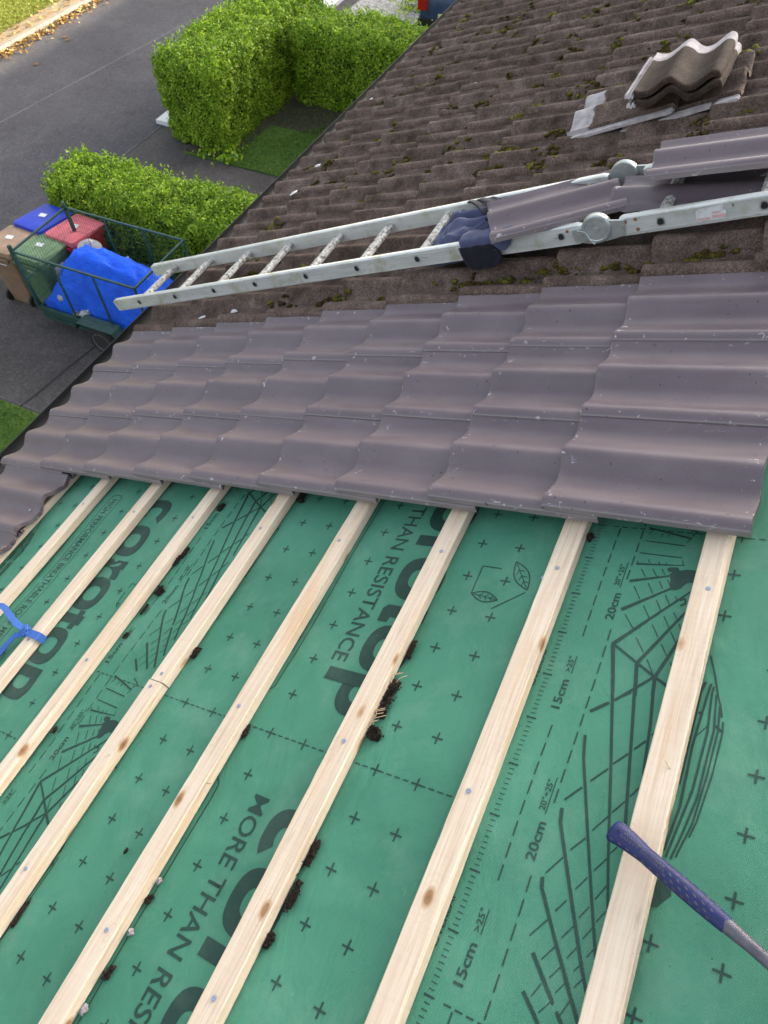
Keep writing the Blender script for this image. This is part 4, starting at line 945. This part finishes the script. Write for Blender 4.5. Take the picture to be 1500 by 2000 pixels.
# ------------------------------------------------------------------ hammer
A = Vector((2.733, -.628, .060)); B_ = Vector((2.909, -.7045, .054)); dr = (B_ - A).normalized(); GL = (B_ - A).length
hx = dr; hy = Vector((0, 0, 1)).cross(hx).normalized(); hz_ = hx.cross(hy)
HM = RM @ Matrix(((hx.x, hy.x, hz_.x, A.x), (hx.y, hy.y, hz_.y, A.y), (hx.z, hy.z, hz_.z, A.z), (0, 0, 0, 1)))
hr = empty('hammer', HM); tag(hr, 'hammer with dimpled blue rubber grip lying across the right batten', 'hammer')
def gr_(x):   # half widths across (y) and deep (z)
    t = x / GL; a = .0195 - .0065 * min(1, t / .30) + .0012 * math.sin(math.pi * max(0, min(1, (t - .3) / .7))) - .0008 * max(0, t - .8) / .2; return a, a * .80 + .0015
m = MB(); xs = [0, .0015, .005, .012] + [.02 + (GL - .024) * k / 22 for k in range(23)] + [GL - .001]; nn = 28
for k, x in enumerate(xs):
    a, b = gr_(x); e = 1 if x > .006 else (.80 + .2 * math.sqrt(x / .006)); e *= (.985 if k == len(xs) - 1 else 1); hk = .003 * max(0, 1 - x / .04) ** 2
    for q in range(nn): an = 2 * math.pi * q / nn; m.v.append((x, a * e * math.cos(an) - hk, b * e * math.sin(an)))
for k in range(len(xs) - 1):
    for q in range(nn): a0 = k * nn + q; a1 = k * nn + (q + 1) % nn; m.f.append((a0, a0 + nn, a1 + nn, a1)); m.i.append(0)
m.f += [tuple(range(nn)), tuple((len(xs) - 1) * nn + q for q in range(nn))[::-1]]; m.i += [0, 0]
def ong(x, an, up=.0004): a, b = gr_(x); hk = .003 * max(0, 1 - x / .04) ** 2; return (x, (a + up) * math.cos(an) - hk, (b + up) * math.sin(an))
for row in range(-3, 4):
    for k in range(13):
        x = .010 + k * .0132 + (row % 2) * .0066; an = rad(90 + row * 27)
        if x > GL - .022 or (abs(row) < 2 and x < .092 and row != 5): continue
        pts = [ong(x + .0026 * math.cos(q * math.pi / 4) + .0018 * math.sin(q * math.pi / 4), an + .10 * math.sin(q * math.pi / 4)) for q in range(8)]; m.add(pts, [tuple(range(8))[::-1]], 1)
for (s, off, x0, ln) in (('WARNING  WEAR', .19, .020, .072), ('SAFETY GOGGLES', -.17, .018, .076)):
    v, f = text2d(s, .01); kx = ln / v[:, 0].max(); m.add([ong(x0 + x * kx, rad(90) - off - .0 + (y - .35) * -.0 + (.35 - y) * -.40 * .9, .0005) if False else ong(x0 + x * kx, rad(90) - off - (y - .35) * .40, .0005) for x, y in v], f, 1)
pts = [ong(.0125 + .0022 * math.cos(q * math.pi / 6), rad(90) + .125 * math.sin(q * math.pi / 6), .0006) for q in range(12)]; m.add(pts, [tuple(range(12))[::-1]], 2)
m.build('grip', [MAT['grip'], MAT['dimple'], MAT['hole']], hr, sharp=50)
m = MB(); m.tube([(GL - .004, 0, 0), (GL + .004, 0, 0), (GL + .03, 0, .0), (GL + .10, -.001, -.002), (GL + .16, 0, -.002)], [.0115, .0112, .0095, .0085, .0095], 20, upv=(0, 0, 1)); m.build('shaft', MAT['shaft'], hr)
m = MB(); hx0 = GL + .165; m.bbox((hx0 - .014, -.016, -.013), (hx0 + .016, .018, .011), .004); m.tube([(hx0, .015, 0), (hx0, .035, 0), (hx0, .042, 0), (hx0, .060, 0)], [.010, .009, .0135, .0135], 20)
for s_ in (-1, 1): m.tube([(hx0 + .005, -.012, s_ * .004), (hx0 + .002, -.035, s_ * .008), (hx0 - .008, -.058, s_ * .011), (hx0 - .026, -.075, s_ * .013)], [.008, .007, .005, .002], 8)
m.build('head', MAT['shaft'], hr)

# ------------------------------------------------------------------ ladder
LZ = lambda u: .006 * (u + .2)
ld = empty('ladder', roof(0, 1.05, .117)); tag(ld, 'hinged aluminium ladder lying up the roof between old and new tiles', 'ladder')
N0, N1 = 1.052, 1.076; F0, F1 = 1.356, 1.380; ZT, ZB = .1785, .117
def stile(u0, u1, w0, w1, outer):
    m = MB(); 
    def P_(u, w, z): return (u, w - 1.05, z + LZ(u) - .117)
    pr = [(w0, ZB), (w1, ZB), (w1, ZT), (w0, ZT)]; c = .003
    v = []; us = [u0, u0 + .012, u1 - .012, u1]
    for k, u in enumerate(us):
        sh = .010 if k in (0, 3) else 0
        ring_ = [(w0 + c, ZB), (w1 - c, ZB), (w1, ZB + c), (w1, ZT - c), (w1 - c, ZT), (w0 + c, ZT), (w0, ZT - c), (w0, ZB + c)]
        for (w, z) in ring_: v.append(P_(u, w, min(max(z, ZB + sh * .6), ZT - sh * .6)))
    f = []
    for k in range(len(us) - 1):
        for q in range(8): f.append((k * 8 + q, k * 8 + (q + 1) % 8, (k + 1) * 8 + (q + 1) % 8, (k + 1) * 8 + q))
    f += [tuple(range(8))[::-1], tuple(24 + q for q in range(8))]
    m.add(v, f)
    for z in (ZB + .007, ZT - .010): m.box((u0 + .01, (w0 if outer < 0 else w1) - 1.05 - .0012, z - .117 + LZ((u0 + u1) / 2)), (u1 - .01, (w0 if outer < 0 else w1) - 1.05 + .0012, z + .0025 - .117 + LZ((u0 + u1) / 2)))
    return m.build('stile', MAT['alu'], ld)
HU = 2.265
sA = stile(-.225, HU - .06, N0, N1, -1); sB = stile(-.215, HU - .06, F0, F1, 1); sC = stile(HU + .055, 3.55, N0 + .001, N1 + .001, -1); sD = stile(HU + .055, 3.55, F0, F1, 1)
RU_ = [-.03, .24, .51, .77, 1.06, 1.32, 1.595, 1.86, 2.137, 2.44, 2.71, 2.98, 3.25]
for k, u_ in enumerate(RU_):
    zc = .149 + LZ(u_) - .117; m = MB()
    m.tube([(u_, N1 - 1.05 - .004, zc), (u_, F0 - 1.05 + .004, zc)], .0145, 8, upv=(0, 0, 1), sx=1.35); m.build('rung', MAT['rung'], ld, sharp=30)
    m = MB()
    for (sc_, mi, dy) in ((1.0, 0, -.0010), (.72, 1, -.0022)):
        pts = [(.017, 0), (.013, .009), (.000, .0125), (-.011, .010), (-.0135, 0), (-.011, -.010), (.0, -.0125), (.013, -.009)]
        m.add([(u_ + y * sc_ * 1.0, N0 - 1.05 + dy, zc + x * sc_ * .95) for x, y in pts], [tuple(range(8))], mi)
    m.build('rung_end', [MAT['galv'], MAT['hole']], ld)
for (w0, sgn) in ((N0, -1), (F1, 1)):
    zc = .153 + LZ(HU) - .117; c = (HU - .012, w0 - 1.05 + sgn * .003, zc + .006)
    m = MB(); m.lathe([(.0, -.016), (.044, -.016), (.046, -.013), (.046, .004), (.043, .0075), (.036, .0082), (.034, .0065), (.010, .0065), (.009, .009), (.004, .010), (.0, .0095)], 36, 'Y', (c[0], c[1] if sgn > 0 else c[1], c[2]))
    if sgn < 0:
        for q in range(len(m.v)): x, y, z = m.v[q]; m.v[q] = (x, 2 * c[1] - y, z)
    s2 = sgn * .004
    m.add([(HU - .085, c[1] + s2, zc - .026), (HU - .03, c[1] + s2, zc - .040), (HU - .01, c[1] + s2, zc - .03), (HU - .02, c[1] + s2, zc + .02), (HU - .088, c[1] + s2, zc + .012), (HU - .085, c[1] - s2, zc - .026), (HU - .03, c[1] - s2, zc - .040), (HU - .01, c[1] - s2, zc - .03), (HU - .02, c[1] - s2, zc + .02), (HU - .088, c[1] - s2, zc + .012)],
          [(0, 1, 2, 3, 4), (9, 8, 7, 6, 5), (0, 5, 6, 1), (1, 6, 7, 2), (3, 8, 9, 4), (4, 9, 5, 0)])
    m.add([(HU + .01, c[1] + s2 * .4, zc - .038), (HU + .07, c[1] + s2 * .4, zc - .028), (HU + .075, c[1] + s2 * .4, zc + .02), (HU + .01, c[1] + s2 * .4, zc + .03), (HU + .01, c[1] - s2, zc - .038), (HU + .07, c[1] - s2, zc - .028), (HU + .075, c[1] - s2, zc + .02), (HU + .01, c[1] - s2, zc + .03)],
          [(0, 1, 2, 3), (7, 6, 5, 4), (0, 4, 5, 1), (1, 5, 6, 2), (2, 6, 7, 3)])
    h = m.build('hinge', MAT['galv'], ld)
    m = MB(); m.tube([(HU - .07, c[1] + sgn * .007, zc + .012), (HU - .045, c[1] + sgn * .010, zc + .004), (HU - .032, c[1] + sgn * .010, zc - .03), (HU - .022, c[1] + sgn * .010, zc - .038)], .0028, 6); m.build('locking_lever', MAT['galv'], h)
    m = MB()
    for (du, dz) in ((.075, .012), (.105, .016), (.108, -.016), (-.105, .010), (-.083, -.004)): m.lathe([(.0052, 0), (.0050, .0016), (.003, .0024), (0.0005, .0026)], 10, 'Y', (HU + du, 0, zc + dz))
    for q in range(len(m.v)): x, y, z = m.v[q]; m.v[q] = (x, w0 - 1.05 + sgn * (y + .0002), z)
    m.build('rivets', MAT['rust'], h)
m = MB(); zc = .149 + LZ(2.57) - .117; yst = N0 - 1.05 - .0012
m.add([(2.538, yst, zc - .018), (2.612, yst, zc - .017), (2.616, yst, zc + .004), (2.607, yst, zc + .012), (2.613, yst, zc + .023), (2.575, yst, zc + .021), (2.545, yst, zc + .019), (2.536, yst, zc + .012)], [(0, 1, 2, 3, 4, 5, 6, 7)])
for (a, b, c_, d) in ((2.540, 2.573, -.016, -.008), (2.580, 2.600, .000, .006), (2.578, 2.612, -.014, -.004)): m.add([(a, yst - .0004, zc + c_), (b, yst - .0004, zc + c_), (b, yst - .0004, zc + d), (a, yst - .0004, zc + d)], [(0, 1, 2, 3)], 1)
m.build('worn_sticker', [MAT['paper'], MAT['pink']], ld)

# tiles resting on the ladder
def loose(me, M_, label, name='concrete_tile', group='loose new tiles stacked on the ladder'):
    o = link(name, me, mw=M_); tag(o, label, 'tile', group)
    if 'weathered tile of the loose' in label: o.color = (.36, .34, .31, 1)  # tint for dirt, also darker to offset sky glow on the tilted tiles
    return o
loose(NEW[0], roof(1.9367, .9745, .140, .4215, 0, .03), 'lowest new tile lying on the ladder, against the crumpled fleece')
BRK = tile_mesh('concrete_tile', MAT['new'], False, 71, .008, .115)
loose(BRK, roof(2.257, 1.032, .130, -.026, -.10, .05), 'middle new tile on the ladder with a rough broken edge, behind the hinge')
loose(NEW[2], roof(2.389, 1.121, .180, .080, -.10, .03), 'topmost new tile on the ladder, cut by the right edge of the photo')
# two stacked weathered tiles lifted off and laid across, and two upturned ends beneath
G2 = 'old tiles taken up and piled on the roof'
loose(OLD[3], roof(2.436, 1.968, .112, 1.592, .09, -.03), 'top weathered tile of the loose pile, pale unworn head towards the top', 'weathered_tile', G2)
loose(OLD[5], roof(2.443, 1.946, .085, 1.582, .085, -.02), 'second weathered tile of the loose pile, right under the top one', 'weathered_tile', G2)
loose(OLD[1], roof(2.278, 2.285, .050, 3.118, .008, -.045), 'loose weathered tile at the left foot of the pile with a pale head end', 'weathered_tile', G2)
loose(OLD[6], roof(2.50, 2.29, .040, 3.13, .008, -.03), 'bottom weathered tile of the pile, only its pale edge strip showing', 'weathered_tile', G2)

# ------------------------------------------------------------------ crumpled fleece garment
def garment():
    root = empty('fleece_garment', roof(1.78, 1.15, .12)); tag(root, 'crumpled blue fleece garment with black trim, draped over the ladder', 'garment')
    nu_, nv_ = 90, 110; V_ = []; f = []
    for a in range(nu_ + 1):
        for b in range(nv_ + 1):
            s, t = a / nu_, b / nv_
            wc = 1.082 + .285 * t; ul = 1.622 - .035 * math.sin(t * 3.1) + .11 * max(0, t - .55) ** 1.3 * 2; ur = 1.90 - .03 * t
            u = ul + (ur - ul) * s; e1 = min(1, s * 5) ** .5; e2 = min(1, t * 7) ** .5; e3 = min(1, (1 - t) * 6) ** .5; dome = e1 * e2 * e3
            rr_ = math.hypot(u - 1.90, (wc - 1.22) * 1.15); an = math.atan2(wc - 1.22, 1.90 - u)
            ph_ = an * 5.2 + rr_ * 16 + 1.9 * noise.noise(Vector((u * 7, wc * 7, 0)))
            fo = 1 - abs(math.sin(ph_)) ** .8; fo2 = noise.noise(Vector((u * 16, wc * 16, 2))); fi = 1 - abs(math.sin(ph_ * 2.3 + 1)) ** .7
            z = .108 + dome * (.046 + .034 * (1 - fo) + .010 * (1 - fi) + .022 * fo2)
            V_.append((u - 1.78 + .010 * fo2, wc - 1.15 + .010 * noise.noise(Vector((s * 5, t * 5, 7))), z - .12))
    K = nv_ + 1
    for a in range(nu_):
        for b in range(nv_): f.append((a * K + b, (a + 1) * K + b, (a + 1) * K + b + 1, a * K + b + 1))
    link('body', mesh('body', V_, f, MAT['fleece'], sharp=0), root)
    # sleeve hanging over the near stile, ending in a black cuff
    def drape(name, rows, m_, th=.004):
        V2 = []; f2 = []; n = len(rows[0])
        for r_ in rows: V2 += r_
        for a in range(len(rows) - 1):
            for b in range(n - 1): f2.append((a * n + b, a * n + b + 1, (a + 1) * n + b + 1, (a + 1) * n + b))
        o = link(name, mesh(name, V2, f2, m_, sharp=0), root); md = o.modifiers.new('thickness', 'SOLIDIFY'); md.thickness = th; return o
    def row(u0, u1, w, z, amp, ph, n=28): return [(u0 + (u1 - u0) * q / n - 1.78, w - 1.15 - amp * abs(math.sin(q * .45 + ph)), z - .12 + amp * .6 * math.sin(q * .6 + ph)) for q in range(n + 1)]
    rows = [row(1.80, 1.99, 1.17, .150, .004, 0), row(1.79, 1.99, 1.12, .194, .005, .4), row(1.785, 1.985, 1.085, .202, .005, .7), row(1.785, 1.98, 1.050, .198, .004, 1.0), row(1.79, 1.97, 1.042, .172, .003, 1.2), row(1.80, 1.95, 1.036, .158, .003, 1.5)]
    S_ = []
    for a in range(len(rows) - 1):
        for t in (0, .33, .66): S_.append([tuple(x + (y - x) * t for x, y in zip(p, q)) for p, q in zip(rows[a], rows[a + 1])])
    S_.append(rows[-1]); drape('sleeve', S_, MAT['fleece'])
    c = [row(1.782, 1.90, 1.040, .184, .002, 1.0, 20), row(1.785, 1.925, 1.036, .165, .002, 1.2, 20), row(1.79, 1.935, 1.033, .142, .003, 1.5, 20), row(1.80, 1.925, 1.030, .120, .003, 1.9, 20), row(1.815, 1.895, 1.026, .104, .002, 2.2, 20)]
    drape('cuff', c, MAT['cuff'], .005)
    c = [row(1.665, 1.70, 1.372, .178, .002, 1, 20), row(1.70, 1.80, 1.345, .196, .003, 1.3, 20), row(1.745, 1.86, 1.30, .198, .003, 1.8, 20), row(1.785, 1.885, 1.25, .194, .003, 2.2, 20), row(1.82, 1.905, 1.20, .184, .002, 2.6, 20)]
    drape('collar', c, MAT['cuff'], .006)
garment()

# ------------------------------------------------------------------ wheelie bins
def bin_(x, y, bodym, lidm, label, rz=0, sticker=1, seed=0):
    root = empty('wheelie_bin', wor(x, y, GZ, rz)); tag(root, label, 'bin', 'wheelie bins standing by the trailer')
    w, d, H = .29, .34, .97; m = MB(); v = []
    lv = [(0.02, .78, .72, .06), (.35, .88, .84, .02), (.75, .97, .96, 0), (.88, .98, .98, 0), (.885, 1.04, 1.03, 0), (.97, 1.04, 1.03, 0)]
    for (z, a, b, sh) in lv:
        r_ = .045
        for (cx, cy, st_) in ((1, 1, 0), (-1, 1, 90), (-1, -1, 180), (1, -1, 270)):
            for q in range(4): an = rad(st_ + 30 * q); v.append((cx * (w * a - r_) + r_ * math.cos(an), cy * (d * b - r_) + r_ * math.sin(an) - sh, z))
    n = 16; f = [(k * n + q, k * n + (q + 1) % n, (k + 1) * n + (q + 1) % n, (k + 1) * n + q) for k in range(len(lv) - 1) for q in range(n)]; f.append(tuple(range(n))[::-1]); f.append(tuple(5 * n + q for q in range(n)))
    m.add(v, f); body = m.build('body', bodym, root, sharp=35)
    m = MB(); v = []; 
    for (z, a) in ((.975, 1.10), (1.0, 1.12), (1.035, 1.08), (1.055, .80)):
        for (cx, cy, st_) in ((1, 1, 0), (-1, 1, 90), (-1, -1, 180), (1, -1, 270)):
            for q in range(4): an = rad(st_ + 30 * q); r_ = .05; v.append((cx * (w * a - r_) + r_ * math.cos(an), cy * (d * a - r_) + r_ * math.sin(an) + .01, z + (.03 * (cy * -1) if z > 1 else 0)))
    f = [(k * n + q, k * n + (q + 1) % n, (k + 1) * n + (q + 1) % n, (k + 1) * n + q) for k in range(3) for q in range(n)]; f.append(tuple(range(n))[::-1]); f.append(tuple(3 * n + q for q in range(n)))
    m.add(v, f); lid = m.build('lid', lidm, root, sharp=35)
    m = MB(); m.bbox((-.24, .33 * -1 - .075, .93), (.24, -.375, .965), .01); m.bbox((-.25, -.40, .90), (-.20, -.31, .96), .01); m.bbox((.20, -.40, .90), (.25, -.31, .96), .01); m.build('handle', bodym, root)
    for s_ in (-1, 1):
        m = MB(); m.lathe([(.0, -.025), (.09, -.025), (.10, -.012), (.10, .012), (.09, .025), (.0, .025)], 20, 'X', (s_ * .25, -.29, .10)); m.build('wheel', MAT['tyre'], root)
    m = MB(); m.tube([(-.25, -.29, .10), (.25, -.29, .10)], .012, 8); m.build('axle', MAT['black'], root)
    if sticker:
        m = MB(); m.add([(-.06, -.02, 1.066), (.07, 0.0, 1.066), (.05, .09, 1.064), (-.08, .07, 1.064)], [(0, 1, 2, 3)]); m.build('sticker', MAT['paper'], lid)
        m = MB(); x_ = .291; m.add([(x_ * .93 + .004, -.1, .45), (x_ * .93 + .004, .1, .45), (x_ + .006, .1, .80), (x_ + .006, -.1, .80)], [(0, 1, 2, 3)]); m.add([(-.09, -.302, .5), (.09, -.302, .5), (.09, -.33, .8), (-.09, -.33, .8)], [(0, 1, 2, 3)]); m.build('sticker', MAT['paper'], body)
bin_(-7.84, 5.62, MAT['brown_bin'], MAT['brown_lid'], 'brown wheelie bin at the left edge, outermost of the four', rad(2))
bin_(-7.76, 6.33, MAT['blue_bin'], MAT['blue_bin'], 'blue-lidded wheelie bin between the hedge end and the brown bin', rad(-4))
bin_(-7.24, 5.66, MAT['green_bin'], MAT['green_lid'], 'green wheelie bin right behind the end of the caged trailer', rad(-2))
bin_(-7.06, 6.30, MAT['red_bin'], MAT['red_lid'], 'red wheelie bin by the hedge, behind the trailer corner', rad(-3))

# ------------------------------------------------------------------ caged trailer
tr = empty('trailer', wor(-5.85, 5.62, GZ, rad(1.0))); tag(tr, 'dark green trailer with wire mesh sides parked on the drive', 'trailer')
X0, X1, Y0, Y1 = -1.10, 1.15, -.62, .62; ZR, ZTp = .48, 1.48
m = MB()
m.bbox((X0, Y0, .30), (X1, Y0 + .03, ZR), .006); m.bbox((X0, Y1 - .03, .30), (X1, Y1, ZR), .006); m.bbox((X0, Y0 + .03, .30), (X0 + .03, Y1 - .03, ZR), .006); m.bbox((X1 - .03, Y0 + .03, .30), (X1, Y1 - .03, ZR), .006); m.box((X0 + .03, Y0 + .03, .33), (X1 - .03, Y1 - .03, .36))
m.bbox((X0 - .02, Y0 - .035, ZR - .035), (X1 + .02, Y0 + .012, ZR + .004), .006); m.bbox((X0 - .02, Y0 - .03, .28), (X1 + .02, Y0 - .002, .31), .004)
m.build('body', MAT['green'], tr)
m = MB(); b = .018
def bar(m, p, q, r_=.015): m.tube([p, q], r_ * 1.3, 4)
for y in (Y0, Y1):
    bar(m, (X0, y, ZTp), (X1, y, ZTp))
    for x in (X0, X0 + .75, X0 + 1.5, X1): bar(m, (x, y, ZR), (x, y, ZTp), .014)
for x in (X0, X1): bar(m, (x, Y0, ZTp), (x, Y1, ZTp)); bar(m, (x, Y0, (ZR + ZTp) / 2), (x, Y1, (ZR + ZTp) / 2), .010)
bar(m, (X0, Y0, ZR), (X0, Y0, ZTp + .10), .026); bar(m, (X0, Y1, ZR), (X0, Y1, ZTp + .10), .026)
m.build('cage_frame', MAT['green'], tr)
for (a, c_) in (('x', Y0), ('x', Y1), ('y', X0)):
    m = MB(); lo, hi = (X0, X1) if a == 'x' else (Y0, Y1); q = lo
    while q < hi: m.tube([((q, c_, ZR) if a == 'x' else (c_, q, ZR)), ((q, c_, ZTp) if a == 'x' else (c_, q, ZTp))], .0026, 3, cap=False); q += .05
    z = ZR
    while z < ZTp: m.tube([((lo, c_, z) if a == 'x' else (c_, lo, z)), ((hi, c_, z) if a == 'x' else (c_, hi, z))], .0022, 3, cap=False); z += .10
    m.build('mesh_panel', MAT['green'], tr)
for s_ in (-1, 1):
    yc = s_ * (Y1 + .10); cx = .20
    m = MB(); m.lathe([(.15, -.07), (.24, -.075), (.27, -.05), (.28, 0), (.27, .05), (.24, .075), (.15, .07)], 28, 'Y', (cx, yc, .28)); wh = m.build('wheel', MAT['tyre'], tr)
    m = MB(); m.lathe([(.0, -.03), (.06, -.035), (.07, -.02), (.13, -.03), (.165, -.072), (.17, -.06), (.17, .06), (.165, .072), (.13, .03), (.07, .02), (.06, .035), (.0, .03)], 24, 'Y', (cx, yc, .28)); m.build('rim', MAT['rim'], wh)
    m = MB(); pts = [(cx - .42, .44), (cx - .34, .60), (cx + .34, .60), (cx + .42, .44)]
    y0_, y1_ = yc - .11, yc + .11
    v = [(x, y0_, z) for x, z in pts] + [(x, y1_, z) for x, z in pts] + [(x, y0_, z - .012) for x, z in pts] + [(x, y1_, z - .012) for x, z in pts]
    m.add(v, [(k, k + 1, k + 5, k + 4) for k in range(3)] + [(k + 8, k + 12, k + 13, k + 9) for k in range(3)] + [(k, k + 8, k + 9, k + 1) for k in range(3)] + [(k + 4, k + 5, k + 13, k + 12) for k in range(3)] + [(0, 4, 12, 8), (3, 11, 15, 7)]); m.build('mudguard', MAT['green'], tr, smooth=False)
m = MB(); bar(m, (X1, 0, .34), (X1 + .9, 0, .36), .03); bar(m, (X1, -.4, .34), (X1 + .6, 0, .35), .02); bar(m, (X1, .4, .34), (X1 + .6, 0, .35), .02); m.build('drawbar', MAT['green'], tr)
# tarpaulin-covered load
V_ = []; f = []; nx, ny = 72, 44
for a in range(nx + 1):
    for b in range(ny + 1):
        s, t = a / nx, b / ny; x = X0 + .10 + (X1 - X0 - .12) * s; y = Y0 + .055 + (Y1 - Y0 - .11) * t
        e = min(1, s * 4.5) ** .5 * min(1, (1 - s) * 6) ** .5 * (min(1, t * 2.6) ** .7) * (min(1, (1 - t) * 4) ** .6)
        h = .52 + e * (.56 + .16 * math.sin(s * 3.4 + .3) * math.sin(t * 2.6 + .4) + .10 * noise.noise(Vector((s * 3, t * 3, 1)))) + .035 * noise.noise(Vector((s * 9, t * 9 + s * 4, 3))) + .035 * max(0, 1 - abs(noise.noise(Vector((s * 3.5 + t * 2.5, t * 2.4 - s * 1.6, 8)))) * 6) + .012 * max(0, 1 - abs(noise.noise(Vector((s * 11 - t * 7, t * 9 + s * 3, 5)))) * 7)
        V_.append((x, y, h))
K = ny + 1
for a in range(nx):
    for b in range(ny): f.append((a * K + b, (a + 1) * K + b, (a + 1) * K + b + 1, a * K + b + 1))
n0 = len(V_); rim_ = [a * K for a in range(nx + 1)] + [nx * K + b for b in range(1, K)] + [a * K + ny for a in range(nx - 1, -1, -1)] + [b for b in range(ny - 1, 0, -1)]
for q in rim_: x, y, z = V_[q]; V_.append((x, y, .40))
L_ = len(rim_)
for q in range(L_): f.append((rim_[q], n0 + q, n0 + (q + 1) % L_, rim_[(q + 1) % L_]))
o = link('tarpaulin', mesh('tarpaulin', V_, f, MAT['tarp'], sharp=0), mw=wor(-5.85, 5.62, GZ, rad(1.0))); tag(o, 'bright blue tarpaulin bulging over the load in the caged trailer', 'tarpaulin')
m = MB(); m.lathe([(0, 0), (.19, 0), (.19, .03), (.16, .045), (0, .05)], 28); o = m.build('round_lid', MAT['grey'], mw=wor(-6.52, 6.02, GZ + .98) @ Matrix.Rotation(.25, 4, 'Y')); tag(o, 'round grey lid sticking up from the tarpaulin edge in the trailer', 'lid')
def bag(x, y, z, s, label, seed, m_='bag'):
    m = MB()
    for q in range(5): r = random.Random(seed * 9 + q); m.blob((r.uniform(-.6, .6) * s, r.uniform(-.6, .6) * s, r.uniform(0, .5) * s), (s * .7, s * .6, s * .5), seed + q, .8, 3, fr=3)
    o = m.build('plastic_bag', MAT[m_], mw=wor(x, y, z), sharp=0); tag(o, label, 'bag')
bag(-6.45, 5.98, GZ + 1.10, .075, 'crumpled white plastic by the trailer corner post, on the tarpaulin', 1); bag(-6.52, 5.12, GZ + .66, .05, 'white plastic scrap at the near left corner of the tarpaulin', 2)
bag(-6.0, 5.08, GZ + .54, .08, 'dusty white bag under the near edge of the tarpaulin', 3); bag(-5.62, 5.9, GZ + 1.13, .028, 'small white scrap lying on top of the tarpaulin', 4)
bag(-6.2, 5.06, GZ + .50, .06, 'grey rubble sack under the tarpaulin edge beside the white bag', 5, 'grey')

# ------------------------------------------------------------------ parked car (top edge)
def car(x, y, rz):
    root = empty('parked_car', wor(x, y, GZ, rz)); tag(root, 'dark blue parked car with red tail lamp, cut by the top edge beyond the roof', 'car')
    # side outline (length along +y from the rear), width profile by height
    low = [(.0, .28), (.02, .62), (.06, .80), (.10, .92), (.35, 1.0), (1.2, .98), (2.9, .96), (3.6, .88), (4.05, .72), (4.12, .3)]
    W_ = .84; m = MB(); v = []; ws = [(-1, 0), (-1, 1), (1, 1), (1, 0)]
    for (yy, z) in low: v += [(-W_ * (1 if .1 < yy < 3.9 else .9), yy, .24), (-W_ * (1 if .1 < yy < 3.9 else .92), yy, z * .62), (-W_ * (.93 if .1 < yy < 3.9 else .84), yy, z), (W_ * (.93 if .1 < yy < 3.9 else .84), yy, z), (W_ * (1 if .1 < yy < 3.9 else .92), yy, z * .62), (W_ * (1 if .1 < yy < 3.9 else .9), yy, .24)]
    n = 6; L2 = len(low); f = [(k * n + q, k * n + q + 1, (k + 1) * n + q + 1, (k + 1) * n + q) for k in range(L2 - 1) for q in range(n - 1)] + [tuple(range(n))[::-1], tuple((L2 - 1) * n + q for q in range(n))] + [(k * n, (k + 1) * n, (k + 1) * n + 5, k * n + 5) for k in range(L2 - 1)]
    m.add(v, f); body = m.build('body', MAT['car_paint'], root, sharp=30)
    cab = [(.16, .98, .72), (.50, 1.40, .60), (.9, 1.47, .60), (1.9, 1.47, .60), (2.25, 1.38, .60), (2.95, .97, .72)]; m = MB(); v = []
    for (yy, z, w_) in cab: v += [(-.76, yy, .95), (-w_, yy, z), (w_, yy, z), (.76, yy, .95)]
    f = [(k * 4 + q, k * 4 + q + 1, (k + 1) * 4 + q + 1, (k + 1) * 4 + q) for k in range(5) for q in range(3)]; m.add(v, f); m.build('windows', MAT['glass_dark'], body, sharp=25)
    m = MB(); v = []
    for (yy, z) in ((.42, 1.405), (.9, 1.478), (1.9, 1.478), (2.3, 1.385)): v += [(-.61, yy, z), (-.5, yy, z + .012), (.5, yy, z + .012), (.61, yy, z)]
    m.add(v, [(k * 4 + q, k * 4 + q + 1, (k + 1) * 4 + q + 1, (k + 1) * 4 + q) for k in range(3) for q in range(3)]); m.build('roof_panel', MAT['car_paint'], body)
    for s_ in (-1, 1):
        m = MB(); m.bbox((min(s_ * .56, s_ * .80), -.012, .62), (max(s_ * .56, s_ * .80), .10, .86), .02); m.build('tail_lamp', MAT['lamp_red'], body)
        m = MB(); m.bbox((min(s_ * .5, s_ * .76), 3.98, .52), (max(s_ * .5, s_ * .76), 4.09, .66), .02); m.build('headlight', MAT['lamp_clear'], body)
        for yy in (.72, 3.3):
            m = MB(); m.lathe([(.18, -.09), (.29, -.09), (.31, -.06), (.31, .06), (.29, .09), (.18, .09)], 24, 'X', (s_ * .76, yy, .31)); w_ = m.build('wheel', MAT['tyre'], root)
            m = MB(); m.lathe([(0, -.06), (.18, -.092), (.19, 0), (.18, .092), (0, .06)], 20, 'X', (s_ * .76, yy, .31)); m.build('rim', MAT['rim'], w_)
    m = MB(); m.bbox((-.78, -.05, .24), (.78, .06, .46), .03); m.build('bumper', MAT['black'], body)
    m = MB(); m.box((-.26, -.058, .48), (.26, -.02, .59)); m.build('number_plate', MAT['plate'], body)
car(-5.02, 17.55, rad(6))
